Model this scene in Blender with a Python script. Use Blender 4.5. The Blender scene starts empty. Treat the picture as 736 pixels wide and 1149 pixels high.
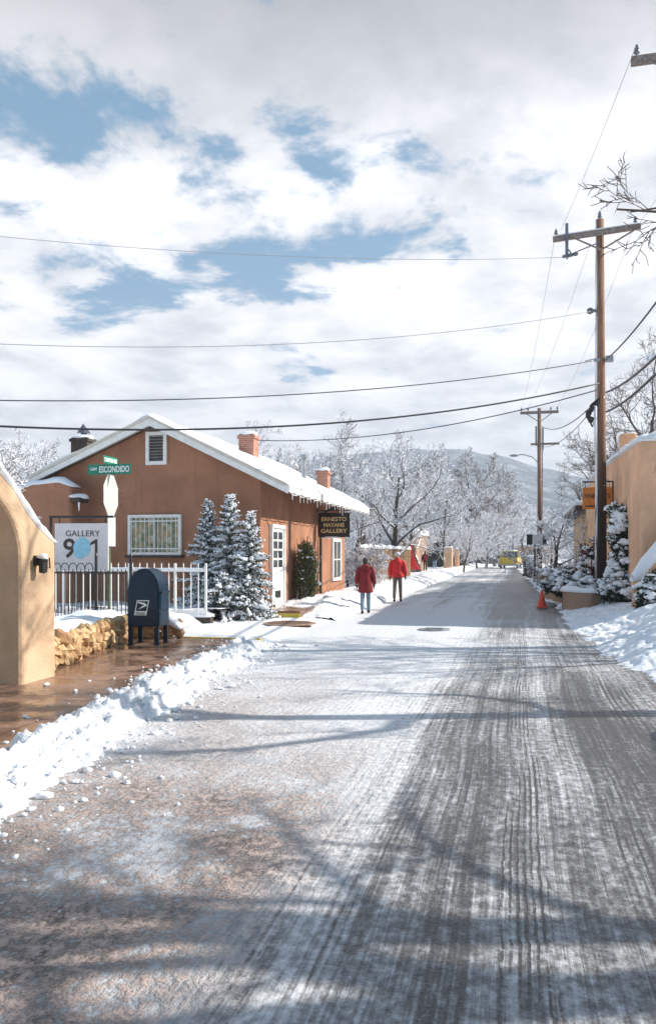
import bpy, bmesh, math, random
import numpy as np
from mathutils import Vector, Matrix
R = math.radians
sc = bpy.context.scene
COL = sc.collection
random.seed(7)

# ------------------------------------------------------------------ camera model (metres; street runs along +Y)
W0, H0 = 736.0, 1149.0
F0, CX, YH, EYE, TH = 900.0, 368.0, 622.0, 1.7, math.atan(217/900)
cs, sn = math.cos(TH), math.sin(TH)
def depth(x, y): return -sn*x + cs*y
def xat(px, y):
    k = (px-CX)/F0
    return (k*cs*y - sn*y)/(cs + k*sn)
def yat(px, x):
    k = (px-CX)/F0
    return (cs*x + k*sn*x)/(k*cs - sn)
def zat(x, y, py): return EYE + (YH-py)/F0*depth(x, y)
def gnd(px, py, z=0.0):
    d = (EYE-z)*F0/(py-YH); xc = (px-CX)/F0*d
    return (cs*xc - sn*d, sn*xc + cs*d)
def atd(px, d):
    xc = (px-CX)/F0*d
    return (cs*xc - sn*d, sn*xc + cs*d)

# ------------------------------------------------------------------ noise
_rng = np.random.RandomState(11)
_T = _rng.rand(256, 256)
def vnoise(x, y):
    xi = np.floor(x).astype(int); yi = np.floor(y).astype(int)
    fx = x-xi; fy = y-yi
    fx = fx*fx*(3-2*fx); fy = fy*fy*(3-2*fy)
    a = _T[xi & 255, yi & 255]; b = _T[(xi+1) & 255, yi & 255]
    c = _T[xi & 255, (yi+1) & 255]; d = _T[(xi+1) & 255, (yi+1) & 255]
    return (a*(1-fx)+b*fx)*(1-fy)+(c*(1-fx)+d*fx)*fy
def fbm(x, y, o=4, g=.5):
    x = np.asarray(x, float); y = np.asarray(y, float)
    s = 0; a = 1; t = 0
    for i in range(o):
        s = s + a*vnoise(x*2**i+17.3*i, y*2**i+5.1*i); t += a; a *= g
    return s/t
def billow(x, y, o=3):
    x = np.asarray(x, float); y = np.asarray(y, float)
    s = 0; a = 1; t = 0
    for i in range(o):
        s = s + a*(1-np.abs(2*vnoise(x*2**i+9.7*i, y*2**i+3.3*i)-1)); t += a; a *= .5
    return s/t
def sstep(a, b, x):
    t = np.clip((x-a)/(b-a), 0, 1)
    return t*t*(3-2*t)

# ------------------------------------------------------------------ mesh builder
class MB:
    def __init__(s): s.v = []; s.f = []
    def add(s, vs, fs):
        o = len(s.v); s.v += [tuple(p) for p in vs]; s.f += [tuple(i+o for i in f) for f in fs]; return s
    def box(s, c, d, rz=0, m=None):
        x, y, z = [q/2 for q in d]
        vs = [Vector((a, b, e)) for a in (-x, x) for b in (-y, y) for e in (-z, z)]
        M = Matrix.Rotation(rz, 4, 'Z') if m is None else m
        vs = [M @ p + Vector(c) for p in vs]
        return s.add(vs, [(0,1,3,2),(4,6,7,5),(0,4,5,1),(2,3,7,6),(0,2,6,4),(1,5,7,3)])
    def tube(s, pts, rad, n=6, cap=True):
        pts = [Vector(p) for p in pts]
        if not hasattr(rad, '__len__'): rad = [rad]*len(pts)
        o = len(s.v); up = None
        for i, p in enumerate(pts):
            t = (pts[min(i+1, len(pts)-1)]-pts[max(i-1, 0)])
            t = t.normalized() if t.length > 1e-9 else Vector((0,0,1))
            if up is None:
                a = Vector((0,0,1)) if abs(t.z) < .9 else Vector((1,0,0))
                u = t.cross(a).normalized()
            else:
                u = up - t*up.dot(t); u = u.normalized() if u.length > 1e-6 else t.orthogonal().normalized()
            up = u; w = t.cross(u)
            for k in range(n):
                an = 2*math.pi*k/n
                q = p + (u*math.cos(an)+w*math.sin(an))*rad[i]
                s.v.append((q.x, q.y, q.z))
        for i in range(len(pts)-1):
            for k in range(n):
                a = o+i*n+k; b = o+i*n+(k+1) % n
                s.f.append((a, b, b+n, a+n))
        if cap:
            s.f.append(tuple(o+k for k in range(n-1, -1, -1)))
            s.f.append(tuple(o+(len(pts)-1)*n+k for k in range(n)))
        return s
    def prism(s, poly, a, b, fn):
        """poly of (u,v); extruded from a to b; fn(u,v,w)->xyz"""
        n = len(poly)
        vs = [fn(u, v, a) for u, v in poly]+[fn(u, v, b) for u, v in poly]
        fs = [tuple(range(n-1, -1, -1)), tuple(range(n, 2*n))]
        fs += [(i, (i+1) % n, (i+1) % n+n, i+n) for i in range(n)]
        return s.add(vs, fs)
    def lathe(s, prof, c=(0,0,0), n=16):
        o = len(s.v)
        for r, z in prof:
            for k in range(n):
                a = 2*math.pi*k/n
                s.v.append((c[0]+r*math.cos(a), c[1]+r*math.sin(a), c[2]+z))
        for i in range(len(prof)-1):
            for k in range(n):
                a = o+i*n+k; b = o+i*n+(k+1) % n
                s.f.append((a, b, b+n, a+n))
        s.f.append(tuple(o+k for k in range(n-1, -1, -1)))
        s.f.append(tuple(o+(len(prof)-1)*n+k for k in range(n)))
        return s
    def grid(s, xs, ys, fz):
        xs = np.asarray(xs); ys = np.asarray(ys)
        X, Y = np.meshgrid(xs, ys); Z = fz(X, Y)
        o = len(s.v); nx = len(xs)
        s.v += list(map(tuple, np.stack([X.ravel(), Y.ravel(), Z.ravel()], 1).tolist()))
        for j in range(len(ys)-1):
            for i in range(nx-1):
                a = o+j*nx+i
                s.f.append((a, a+1, a+1+nx, a+nx))
        return s
    def blob(s, c, r, seed=0, amp=.25, sub=2):
        vs, fs = ICO[sub]
        rs = np.random.RandomState(seed); ph = rs.rand(3)*10
        r = (r, r, r) if not hasattr(r, '__len__') else r
        out = []
        for p in vs:
            k = 1+amp*(math.sin(3.1*p[0]+ph[0])*math.cos(2.7*p[1]+ph[1])+.6*math.sin(5.3*p[2]+ph[2]+2*p[0]))
            out.append((c[0]+p[0]*r[0]*k, c[1]+p[1]*r[1]*k, c[2]+p[2]*r[2]*k))
        return s.add(out, fs)
    def build(s, name, mat, parent=None, smooth=False, world=False, bevel=0, seg=2, sub=0):
        me = bpy.data.meshes.new(name)
        v = s.v
        if world and parent is not None:
            L = parent.location
            v = [(p[0]-L[0], p[1]-L[1], p[2]-L[2]) for p in v]
        me.from_pydata(v, [], s.f); me.update()
        if smooth: me.polygons.foreach_set('use_smooth', [True]*len(me.polygons))
        if mat: me.materials.append(mat)
        o = bpy.data.objects.new(name, me); COL.objects.link(o)
        if parent is not None: o.parent = parent
        if bevel:
            m = o.modifiers.new('Bevel', 'BEVEL'); m.width = bevel; m.segments = seg; m.limit_method = 'ANGLE'; m.angle_limit = R(35)
        if sub:
            m = o.modifiers.new('Sub', 'SUBSURF'); m.levels = sub; m.render_levels = sub
        return o
ICO = {}
for _s in (1, 2, 3):
    _b = bmesh.new(); bmesh.ops.create_icosphere(_b, subdivisions=_s, radius=1)
    ICO[_s] = ([tuple(v.co) for v in _b.verts], [tuple(v.index for v in f.verts) for f in _b.faces]); _b.free()

def tag(o, label, cat, group=None, kind=None):
    o['label'] = label; o['category'] = cat
    if group: o['group'] = group
    if kind: o['kind'] = kind
    return o
def thing(name, label, cat, loc=(0,0,0), rz=0, group=None):
    o = bpy.data.objects.new(name, None); COL.objects.link(o)
    o.location = loc; o.rotation_euler = (0, 0, rz); o.empty_display_size = .2
    return tag(o, label, cat, group)
def copy_thing(src, loc, rz=0, scale=1, label=None):
    r = src.copy(); COL.objects.link(r); r.location = loc; r.rotation_euler = (0, 0, rz)
    r.scale = (scale,)*3 if not hasattr(scale, '__len__') else scale
    if label: r['label'] = label
    for ch in list(src.children):
        c = ch.copy(); COL.objects.link(c); c.parent = r
        for g in list(ch.children):
            d = g.copy(); COL.objects.link(d); d.parent = c
    return r
def setting(o, kind='structure'):
    o['kind'] = kind; return o

# ------------------------------------------------------------------ materials
def newmat(name):
    m = bpy.data.materials.new(name); m.use_nodes = True
    nt = m.node_tree; b = nt.nodes['Principled BSDF']
    return m, nt, b
def N(nt, t, **kw):
    n = nt.nodes.new(t)
    for k, v in kw.items():
        if k.startswith('i_'):
            key = k[2:]; key = int(key) if key.isdigit() else key.replace('_', ' ')
            n.inputs[key].default_value = v
        else: setattr(n, k, v)
    return n
def L(nt, a, b): nt.links.new(a, b)
def math_(nt, op, a, b=None, c=None, clamp=False):
    n = nt.nodes.new('ShaderNodeMath'); n.operation = op; n.use_clamp = clamp
    for i, q in enumerate((a, b, c)):
        if q is None: continue
        if isinstance(q, (int, float)): n.inputs[i].default_value = q
        else: nt.links.new(q, n.inputs[i])
    return n.outputs[0]
def mixc(nt, fac, a, b, blend='MIX'):
    n = nt.nodes.new('ShaderNodeMix'); n.data_type = 'RGBA'; n.blend_type = blend
    for i, q in ((0, fac), (6, a), (7, b)):
        if isinstance(q, (int, float)): n.inputs[i].default_value = q
        elif isinstance(q, tuple): n.inputs[i].default_value = q if len(q) == 4 else (*q, 1)
        else: nt.links.new(q, n.inputs[i])
    return n.outputs[2]
def ramp(nt, fac, a, b, lo=0., hi=1.):
    n = nt.nodes.new('ShaderNodeMapRange'); n.interpolation_type = 'SMOOTHSTEP'
    n.inputs[1].default_value = a; n.inputs[2].default_value = b; n.inputs[3].default_value = lo; n.inputs[4].default_value = hi
    nt.links.new(fac, n.inputs[0]); return n.outputs[0]
def coords(nt, scale=(1,1,1), kind='Object', loc=(0,0,0)):
    t = nt.nodes.new('ShaderNodeTexCoord'); m = nt.nodes.new('ShaderNodeMapping')
    m.inputs['Scale'].default_value = scale; m.inputs['Location'].default_value = loc
    nt.links.new(t.outputs[kind], m.inputs[0]); return m.outputs[0]
def noise(nt, vec, scale=5, detail=4, rough=.55, dist=0):
    n = N(nt, 'ShaderNodeTexNoise', i_Scale=scale, i_Detail=detail, i_Roughness=rough, i_Distortion=dist)
    nt.links.new(vec, n.inputs['Vector']); return n.outputs['Fac']
def bump(nt, b, h, strength=.3, dist=.02):
    n = N(nt, 'ShaderNodeBump', i_Strength=strength, i_Distance=dist)
    nt.links.new(h, n.inputs['Height']); nt.links.new(n.outputs[0], b.inputs['Normal'])
def mk(name, col, rough=.6, var=.12, scale=6, bmp=0, bscale=40, metal=0, spec=None):
    m, nt, b = newmat(name)
    v = coords(nt)
    n = noise(nt, v, scale, 5)
    dark = tuple(c*(1-var) for c in col); lite = tuple(min(1, c*(1+var)) for c in col)
    L(nt, mixc(nt, ramp(nt, n, .3, .7), dark, lite), b.inputs['Base Color'])
    b.inputs['Roughness'].default_value = rough; b.inputs['Metallic'].default_value = metal
    if spec is not None: b.inputs['Specular IOR Level'].default_value = spec
    if bmp: bump(nt, b, noise(nt, v, bscale, 5, .65), bmp, .02)
    return m
def stucco(name, col, stain=.25, bs=.25):
    m, nt, b = newmat(name)
    v = coords(nt)
    big = noise(nt, v, .9, 5, .6); fine = noise(nt, v, 30, 4, .6)
    streak = noise(nt, coords(nt, (3.5, 3.5, .35)), 1.3, 5, .6)
    c = mixc(nt, ramp(nt, big, .3, .7), tuple(q*.78 for q in col), tuple(min(1, q*1.13) for q in col))
    c = mixc(nt, ramp(nt, streak, .52, .78, 0, stain), c, tuple(q*.5 for q in col))
    c = mixc(nt, ramp(nt, streak, .2, .42, stain*.6, 0), c, tuple(min(1, q*1.25+.03) for q in col))
    c = mixc(nt, ramp(nt, fine, .3, .75, 0, .25), c, tuple(q*.75 for q in col))
    vo = N(nt, 'ShaderNodeTexVoronoi', i_Scale=.55, feature='DISTANCE_TO_EDGE')
    wv = N(nt, 'ShaderNodeVectorMath', operation='ADD'); L(nt, v, wv.inputs[0])
    wn = N(nt, 'ShaderNodeTexNoise', i_Scale=3.0, i_Detail=5.0); L(nt, v, wn.inputs['Vector']); L(nt, wn.outputs['Color'], wv.inputs[1]); L(nt, wv.outputs[0], vo.inputs['Vector'])
    crack = math_(nt, 'MULTIPLY', ramp(nt, vo.outputs['Distance'], .0, .012, 1, 0), ramp(nt, big, .48, .6))
    c = mixc(nt, math_(nt, 'MULTIPLY', crack, .55), c, tuple(q*.4 for q in col))
    pat = noise(nt, coords(nt, (1, 1, 1), loc=(8, 3, 5)), .55, 3, .5)
    c = mixc(nt, ramp(nt, pat, .54, .60, 0, .22), c, tuple(min(1, q*1.3+.02) for q in col))
    L(nt, c, b.inputs['Base Color']); b.inputs['Roughness'].default_value = .95; b.inputs['Specular IOR Level'].default_value = .15
    h = math_(nt, 'ADD', fine, math_(nt, 'MULTIPLY', noise(nt, v, 5, 3), 2.5))
    bump(nt, b, h, bs, .02)
    return m

M = {}
def snowmat(name, col=(.86, .88, .92), dirt=0., bs=.35, sc1=7):
    m, nt, b = newmat(name)
    v = coords(nt)
    n1 = noise(nt, v, sc1, 6, .65); n2 = noise(nt, v, 55, 4, .6)
    c = mixc(nt, ramp(nt, n1, .3, .7), tuple(q*.95 for q in col), col)
    if dirt:
        dn = noise(nt, v, 2.3, 6, .7)
        c = mixc(nt, ramp(nt, dn, .5, .72, 0, dirt), c, (.42, .38, .35))
        sp = noise(nt, v, 26, 3, .5)
        c = mixc(nt, ramp(nt, sp, .66, .72, 0, dirt), c, (.25, .2, .17))
    L(nt, c, b.inputs['Base Color']); b.inputs['Roughness'].default_value = .7; b.inputs['Specular IOR Level'].default_value = .25
    b.inputs['Subsurface Weight'].default_value = 0
    bump(nt, b, math_(nt, 'ADD', n1, math_(nt, 'MULTIPLY', n2, .35)), bs, .03)
    return m
M['snow'] = snowmat('fresh_snow')
M['snow_dirty'] = snowmat('trodden_snow', (.84, .85, .88), .35, .5)
M['snow_ridge'] = snowmat('ploughed_snow', (.86, .87, .90), .16, .7)
M['snow_soft'] = snowmat('soft_snow', bs=.2, sc1=3)
M['house'] = stucco('brown_adobe', (.38, .188, .115), .35, .45)
M['gate'] = stucco('tan_adobe', (.62, .435, .285), .3, .4)
M['peach'] = stucco('peach_adobe', (.76, .465, .295), .28, .4)
M['planter'] = stucco('planter_adobe', (.36, .24, .17), .3, .35)
M['white'] = mk('white_paint', (.80, .79, .76), .45, .06)
M['trim'] = mk('cream_trim', (.62, .57, .48), .5, .08)
M['iron'] = mk('black_iron', (.016, .016, .018), .5, .2)
M['darkwood'] = mk('dark_wood', (.05, .035, .025), .7, .3)
M['wire'] = mk('black_cable', (.02, .02, .022), .5, .1)
M['thinwire'] = mk('grey_wire', (.30, .30, .31), .5, .1)
M['insul'] = mk('grey_insulator', (.12, .14, .17), .25, .2)
M['metal'] = mk('galvanised_metal', (.35, .37, .39), .45, .15, metal=.6)
M['signgreen'] = mk('sign_green', (.0, .19, .12), .4, .08)
M['signpost'] = mk('green_post', (.10, .14, .06), .6, .25)
M['alum'] = mk('sign_back', (.50, .50, .48), .5, .08)
M['signwhite'] = mk('sign_board', (.74, .69, .68), .55, .05)
M['inkbrown'] = mk('dark_lettering', (.05, .035, .03), .6, .05)
M['skyblue'] = mk('pale_blue_paint', (.30, .60, .74), .6, .12, 20)
M['black'] = mk('black_sign', (.012, .011, .012), .45, .1)
M['gold'] = mk('gold_lettering', (.72, .55, .27), .5, .1)
M['letterwhite'] = mk('white_lettering', (.82, .84, .82), .5, .03)
M['mailblue'] = mk('mailbox_blue', (.003, .020, .042), .36, .2, 4, spec=.25)
M['orange'] = mk('orange_sign', (.72, .23, .035), .6, .08)
M['cone'] = mk('cone_orange', (.75, .075, .03), .5, .06)
M['brick'] = None
M['redcloth'] = mk('red_cloth', (.62, .028, .03), .85, .2, 14, .3, 30)
M['maroon'] = mk('maroon_cloth', (.21, .016, .02), .9, .25, 14, .3, 30)
M['jeans'] = mk('blue_denim', (.20, .27, .36), .9, .15, 20)
M['khaki'] = mk('grey_brown_trousers', (.16, .13, .11), .9, .2, 20)
M['blackcloth'] = mk('black_cloth', (.016, .016, .02), .9, .2)
M['purplecloth'] = mk('dark_purple_cloth', (.05, .018, .035), .9, .2)
M['skin'] = mk('skin', (.55, .32, .23), .6, .06)
M['greyhat'] = mk('light_wool', (.62, .62, .65), .9, .1)
M['darkhair'] = mk('dark_hair', (.05, .04, .035), .8, .2)
M['yellow'] = mk('yellow_paint', (.55, .40, .05), .5, .15, 12)
M['rubber'] = mk('rubber', (.02, .02, .02), .8, .1)
M['coyote'] = mk('cedar_poles', (.30, .19, .11), .9, .35, 9)
M['stone'] = None

def m_brick():
    m, nt, b = newmat('red_brick')
    t = N(nt, 'ShaderNodeTexBrick', i_Scale=4.0); t.inputs['Color1'].default_value = (.34, .12, .07, 1); t.inputs['Color2'].default_value = (.44, .19, .12, 1)
    t.inputs['Mortar'].default_value = (.45, .38, .33, 1); t.inputs['Mortar Size'].default_value = .02
    tc = N(nt, 'ShaderNodeTexCoord'); sp = N(nt, 'ShaderNodeSeparateXYZ'); L(nt, tc.outputs['Object'], sp.inputs[0]); cb = N(nt, 'ShaderNodeCombineXYZ')
    L(nt, math_(nt, 'ADD', sp.outputs[0], sp.outputs[1]), cb.inputs[0]); L(nt, sp.outputs[2], cb.inputs[1])
    L(nt, cb.outputs[0], t.inputs['Vector']); L(nt, t.outputs[0], b.inputs['Base Color']); b.inputs['Roughness'].default_value = .9
    return m
M['brick'] = m_brick()
def m_stone():
    m, nt, b = newmat('honey_stone')
    g = N(nt, 'ShaderNodeNewGeometry')
    v = coords(nt); n = noise(nt, v, 7, 6, .7)
    c = mixc(nt, g.outputs['Random Per Island'], (.36, .20, .09), (.66, .46, .25))
    c = mixc(nt, ramp(nt, n, .5, .75, 0, .6), c, (.16, .09, .05))
    L(nt, c, b.inputs['Base Color']); b.inputs['Roughness'].default_value = .85; bump(nt, b, n, .6, .03)
    return m
M['stone'] = m_stone()
def m_pole(name='pole_wood', snow=.5):
    m, nt, b = newmat(name)
    v = coords(nt); g = noise(nt, coords(nt, (26, 26, .8)), 1.4, 6, .65)
    sep = N(nt, 'ShaderNodeSeparateXYZ'); L(nt, v, sep.inputs[0])
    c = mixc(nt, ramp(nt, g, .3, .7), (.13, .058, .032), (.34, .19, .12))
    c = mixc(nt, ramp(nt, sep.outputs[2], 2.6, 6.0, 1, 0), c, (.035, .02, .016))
    s = noise(nt, v, 7, 4, .6)
    s2 = ramp(nt, s, .66, .72, 0, 1)
    geo = N(nt, 'ShaderNodeNewGeometry'); sn_ = N(nt, 'ShaderNodeSeparateXYZ'); L(nt, geo.outputs['Normal'], sn_.inputs[0])
    side = ramp(nt, math_(nt, 'MULTIPLY', sn_.outputs[0], -1), .55, .8)          # wind-blown snow stuck to the street side
    drift = math_(nt, 'MULTIPLY', side, ramp(nt, noise(nt, coords(nt, (4, 4, .5)), 1.6, 4), .40, .55))
    c = mixc(nt, math_(nt, 'MAXIMUM', s2, math_(nt, 'MULTIPLY', drift, .9)), c, (.82, .84, .88))
    L(nt, c, b.inputs['Base Color']); b.inputs['Roughness'].default_value = .9; bump(nt, b, g, .5, .02)
    return m
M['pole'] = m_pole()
def m_snowtop(name, under, thr=(.25, .6), snow=(.85, .87, .91), var=.3):
    """bark, wood or leaf that carries snow lying on its upper side"""
    m, nt, b = newmat(name)
    geo = N(nt, 'ShaderNodeNewGeometry'); s = N(nt, 'ShaderNodeSeparateXYZ'); L(nt, geo.outputs['True Normal'], s.inputs[0])
    n = noise(nt, coords(nt), 3.5, 3, .6)
    h = math_(nt, 'ADD', s.outputs[2], math_(nt, 'MULTIPLY', math_(nt, 'SUBTRACT', n, .5), 1.2))
    u = mixc(nt, ramp(nt, noise(nt, coords(nt), 14, 3), .3, .7), tuple(q*(1-var) for q in under), tuple(q*(1+var) for q in under))
    L(nt, mixc(nt, ramp(nt, h, *thr), u, snow), b.inputs['Base Color']); b.inputs['Roughness'].default_value = .85
    b.inputs['Specular IOR Level'].default_value = .2
    return m
M['bark_trunk'] = m_snowtop('bark_with_snow', (.075, .058, .05), (.15, .5))
M['twig_frost'] = m_snowtop('frosted_twigs', (.12, .095, .09), (-.7, .1), (.87, .88, .92))
M['twig_half'] = m_snowtop('lightly_frosted_twigs', (.15, .105, .085), (.0, .7))
M['twig_bare'] = m_snowtop('bare_twigs', (.10, .075, .06), (.55, .9))
M['armwood'] = m_snowtop('grey_arm_wood', (.22, .18, .165), (.5, .8))
M['leaf'] = m_snowtop('dark_evergreen_leaves', (.022, .032, .018), (.85, 1.3))
M['needles'] = m_snowtop('juniper_needles', (.04, .055, .028), (.25, .8))
M['shrub'] = m_snowtop('olive_shrub_leaves', (.095, .11, .035), (.95, 1.4))
M['palewood'] = m_snowtop('dry_pale_stems', (.42, .30, .22), (.2, .7))

def m_road():
    m, nt, b = newmat('icy_road')
    tc = N(nt, 'ShaderNodeTexCoord'); sp = N(nt, 'ShaderNodeSeparateXYZ'); L(nt, tc.outputs['Object'], sp.inputs[0])
    x, y = sp.outputs[0], sp.outputs[1]
    o = tc.outputs['Object']
    def nz(sx, sy, scale, detail=5, rough=.6, loc=(0,0,0)):
        return noise(nt, coords(nt, (sx, sy, 1), loc=loc), scale, detail, rough)
    # slight wander of the wheel lines
    wx = math_(nt, 'ADD', x, math_(nt, 'MULTIPLY', math_(nt, 'SUBTRACT', nz(.0, .09, 1.0, 2), .5), .5))
    cv = N(nt, 'ShaderNodeCombineXYZ'); L(nt, wx, cv.inputs[0]); L(nt, y, cv.inputs[1])
    def nw(sx, sy, scale, detail=5, rough=.6, loc=(0,0,0)):
        mp = N(nt, 'ShaderNodeMapping'); mp.inputs['Scale'].default_value = (sx, sy, 1); mp.inputs['Location'].default_value = loc
        L(nt, cv.outputs[0], mp.inputs[0]); return noise(nt, mp.outputs[0], scale, detail, rough)
    wide = nw(.9, .035, 1.6, 4, .55, (3.1, 0, 0))
    fine = nw(9, .16, 1.0, 6, .7)
    vfine = nw(34, .55, 1.0, 5, .7)
    blot = nz(1, .5, .9, 6, .62)
    grain = nz(1, 1, 55, 4, .7)
    grain2 = nz(1, .8, 16, 5, .7)
    # how much packed white ice covers the asphalt
    ice = math_(nt, 'ADD', math_(nt, 'MULTIPLY', wide, .85), math_(nt, 'MULTIPLY', fine, .75))
    ice = math_(nt, 'ADD', ice, math_(nt, 'MULTIPLY', vfine, .75))
    ice = math_(nt, 'ADD', ice, math_(nt, 'MULTIPLY', blot, .75))
    ice = math_(nt, 'ADD', ice, math_(nt, 'MULTIPLY', math_(nt, 'SUBTRACT', grain2, .5), .85))
    # zones across the carriageway: white crown left of the middle, less ice in the right lane, bare strip by the right edge
    z1 = ramp(nt, x, -.5, -1.6, 0, .50)
    z2 = ramp(nt, x, .0, .9, 0, -.10)
    nearf = ramp(nt, y, 17, 40, 1.0, .35)
    ice = math_(nt, 'ADD', ice, math_(nt, 'ADD', z1, math_(nt, 'MULTIPLY', z2, nearf)))
    farf = ramp(nt, y, 20, 40, 0, -.30)
    ice = math_(nt, 'ADD', ice, farf)
    band = math_(nt, 'MULTIPLY', ramp(nt, y, 9, 15.5, 0, 1), ramp(nt, y, 19.5, 24, 1, 0))
    ice = math_(nt, 'ADD', ice, math_(nt, 'MULTIPLY', band, .16))
    # tread tracks
    def track(x0, w, nl, dep, off=0.):
        wv = math_(nt, 'ADD', wx, math_(nt, 'MULTIPLY', math_(nt, 'SUBTRACT', nz(2, 5.5, 1.0, 3, loc=(off, 0, 0)), .5), .035))
        dx = math_(nt, 'SUBTRACT', wv, x0)
        mk_ = ramp(nt, math_(nt, 'ABSOLUTE', dx), w*.75, w, 1, 0)
        s_ = ramp(nt, math_(nt, 'SINE', math_(nt, 'MULTIPLY', dx, nl)), .0, .9)
        brk = ramp(nt, nw(4, .5, 1.3, 5, .65, (off, 3, 0)), .40, .60)
        tex = ramp(nt, nz(14, 22, 1.0, 3, .6, (off, 0, 0)), .34, .56, .25, 1)
        return math_(nt, 'MULTIPLY', math_(nt, 'MULTIPLY', mk_, s_), math_(nt, 'MULTIPLY', math_(nt, 'MULTIPLY', brk, tex), dep))
    tr = track(-.02, .14, 165, .42)
    tr = math_(nt, 'ADD', tr, track(-.38, .12, 140, .18, 2.))
    tr = math_(nt, 'ADD', tr, track(-1.12, .14, 120, .18, 4.))
    tr = math_(nt, 'ADD', tr, track(-.80, .11, 150, .14, 6.))
    tr = math_(nt, 'ADD', tr, track(1.12, .16, 100, .3, 8.))
    tr = math_(nt, 'ADD', tr, track(.62, .12, 120, .25, 10.))
    ice = math_(nt, 'SUBTRACT', ice, tr)
    cov = ramp(nt, ice, 1.34, 2.04)
    # colours
    asphalt = mixc(nt, ramp(nt, grain, .3, .7), (.04, .04, .043), (.13, .128, .13))
    icec = mixc(nt, ramp(nt, grain2, .3, .75), (.58, .585, .61), (.84, .85, .88))
    icec = mixc(nt, ramp(nt, grain, .62, .74, 0, .5), icec, (.16, .16, .165))
    c = mixc(nt, cov, asphalt, icec)
    # sandy brown slush on the left near side, its brown deepened to stand in for shade
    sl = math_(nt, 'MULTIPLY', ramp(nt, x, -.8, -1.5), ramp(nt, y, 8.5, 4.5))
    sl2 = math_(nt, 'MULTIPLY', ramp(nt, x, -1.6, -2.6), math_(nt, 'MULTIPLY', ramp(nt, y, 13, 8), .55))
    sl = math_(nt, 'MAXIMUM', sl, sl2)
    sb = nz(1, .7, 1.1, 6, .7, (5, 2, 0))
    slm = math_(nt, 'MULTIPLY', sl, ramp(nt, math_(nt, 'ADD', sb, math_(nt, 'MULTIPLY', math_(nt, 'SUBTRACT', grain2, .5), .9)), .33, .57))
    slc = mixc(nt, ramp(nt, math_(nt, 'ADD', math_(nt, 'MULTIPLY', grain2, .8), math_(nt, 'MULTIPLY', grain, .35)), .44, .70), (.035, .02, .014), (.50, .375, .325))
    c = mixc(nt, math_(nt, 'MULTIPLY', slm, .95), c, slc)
    L(nt, c, b.inputs['Base Color'])
    rr = math_(nt, 'ADD', math_(nt, 'MULTIPLY', cov, .3), .38)
    L(nt, rr, b.inputs['Roughness']); b.inputs['Specular IOR Level'].default_value = .35
    hgt = math_(nt, 'ADD', math_(nt, 'MULTIPLY', ice, .8), math_(nt, 'ADD', math_(nt, 'MULTIPLY', grain, .25), math_(nt, 'MULTIPLY', math_(nt, 'MULTIPLY', slm, grain2), 1.5)))
    bump(nt, b, hgt, .55, .035)
    return m
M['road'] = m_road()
def m_walk():
    m, nt, b = newmat('wet_sandstone_paving')
    v = coords(nt)
    br = N(nt, 'ShaderNodeTexBrick', i_Scale=1.0); br.offset = .4
    br.inputs['Color1'].default_value = (.25, .145, .095, 1); br.inputs['Color2'].default_value = (.33, .195, .13, 1); br.inputs['Mortar'].default_value = (.06, .04, .03, 1)
    br.inputs['Mortar Size'].default_value = .012; br.inputs['Brick Width'].default_value = 1.5; br.inputs['Row Height'].default_value = 1.15
    L(nt, v, br.inputs['Vector'])
    n = noise(nt, v, 2.2, 6, .65)
    wet = ramp(nt, n, .36, .58)
    c = mixc(nt, math_(nt, 'MULTIPLY', wet, .55), br.outputs[0], (.10, .055, .035))
    c = mixc(nt, ramp(nt, noise(nt, v, 8, 6, .7), .58, .75, 0, .8), c, (.40, .34, .3))
    L(nt, c, b.inputs['Base Color'])
    L(nt, ramp(nt, n, .36, .58, .6, .12), b.inputs['Roughness'])
    bump(nt, b, noise(nt, v, 12, 5), .12, .02)
    return m
M['walk'] = m_walk()
def m_hill():
    m, nt, b = newmat('snowy_forest_slope')
    v = coords(nt)
    a = noise(nt, v, .05, 6, .7); f = noise(nt, v, .35, 4, .7)
    c = mixc(nt, ramp(nt, math_(nt, 'ADD', a, math_(nt, 'MULTIPLY', f, .7)), .78, 1.08), (.12, .15, .19), (.45, .49, .55))  # forest and snow tones paled towards blue, painting in some distance haze
    L(nt, c, b.inputs['Base Color']); b.inputs['Roughness'].default_value = 1; bump(nt, b, f, 1, 3)
    return m
M['hill'] = m_hill()
def m_picture():
    m, nt, b = newmat('gallery_window_view')
    v = coords(nt)
    n = N(nt, 'ShaderNodeTexNoise', i_Scale=4.5, i_Detail=4.0); L(nt, v, n.inputs['Vector'])
    c = mixc(nt, ramp(nt, n.outputs['Fac'], .35, .65), (.10, .16, .05), (.42, .26, .12))
    n2 = noise(nt, coords(nt, loc=(4, 4, 4)), 6, 4)
    c = mixc(nt, ramp(nt, n2, .52, .62), c, (.5, .48, .42)); c = mixc(nt, ramp(nt, n2, .30, .40, 1, 0), c, (.02, .03, .03))
    L(nt, c, b.inputs['Base Color']); b.inputs['Roughness'].default_value = .5
    b.inputs['Coat Weight'].default_value = 1; b.inputs['Coat Roughness'].default_value = .03
    return m
M['picture'] = m_picture()
M['glass'] = mk('window_glass', (.05, .06, .07), .06, .2, 2, spec=.8)

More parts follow.
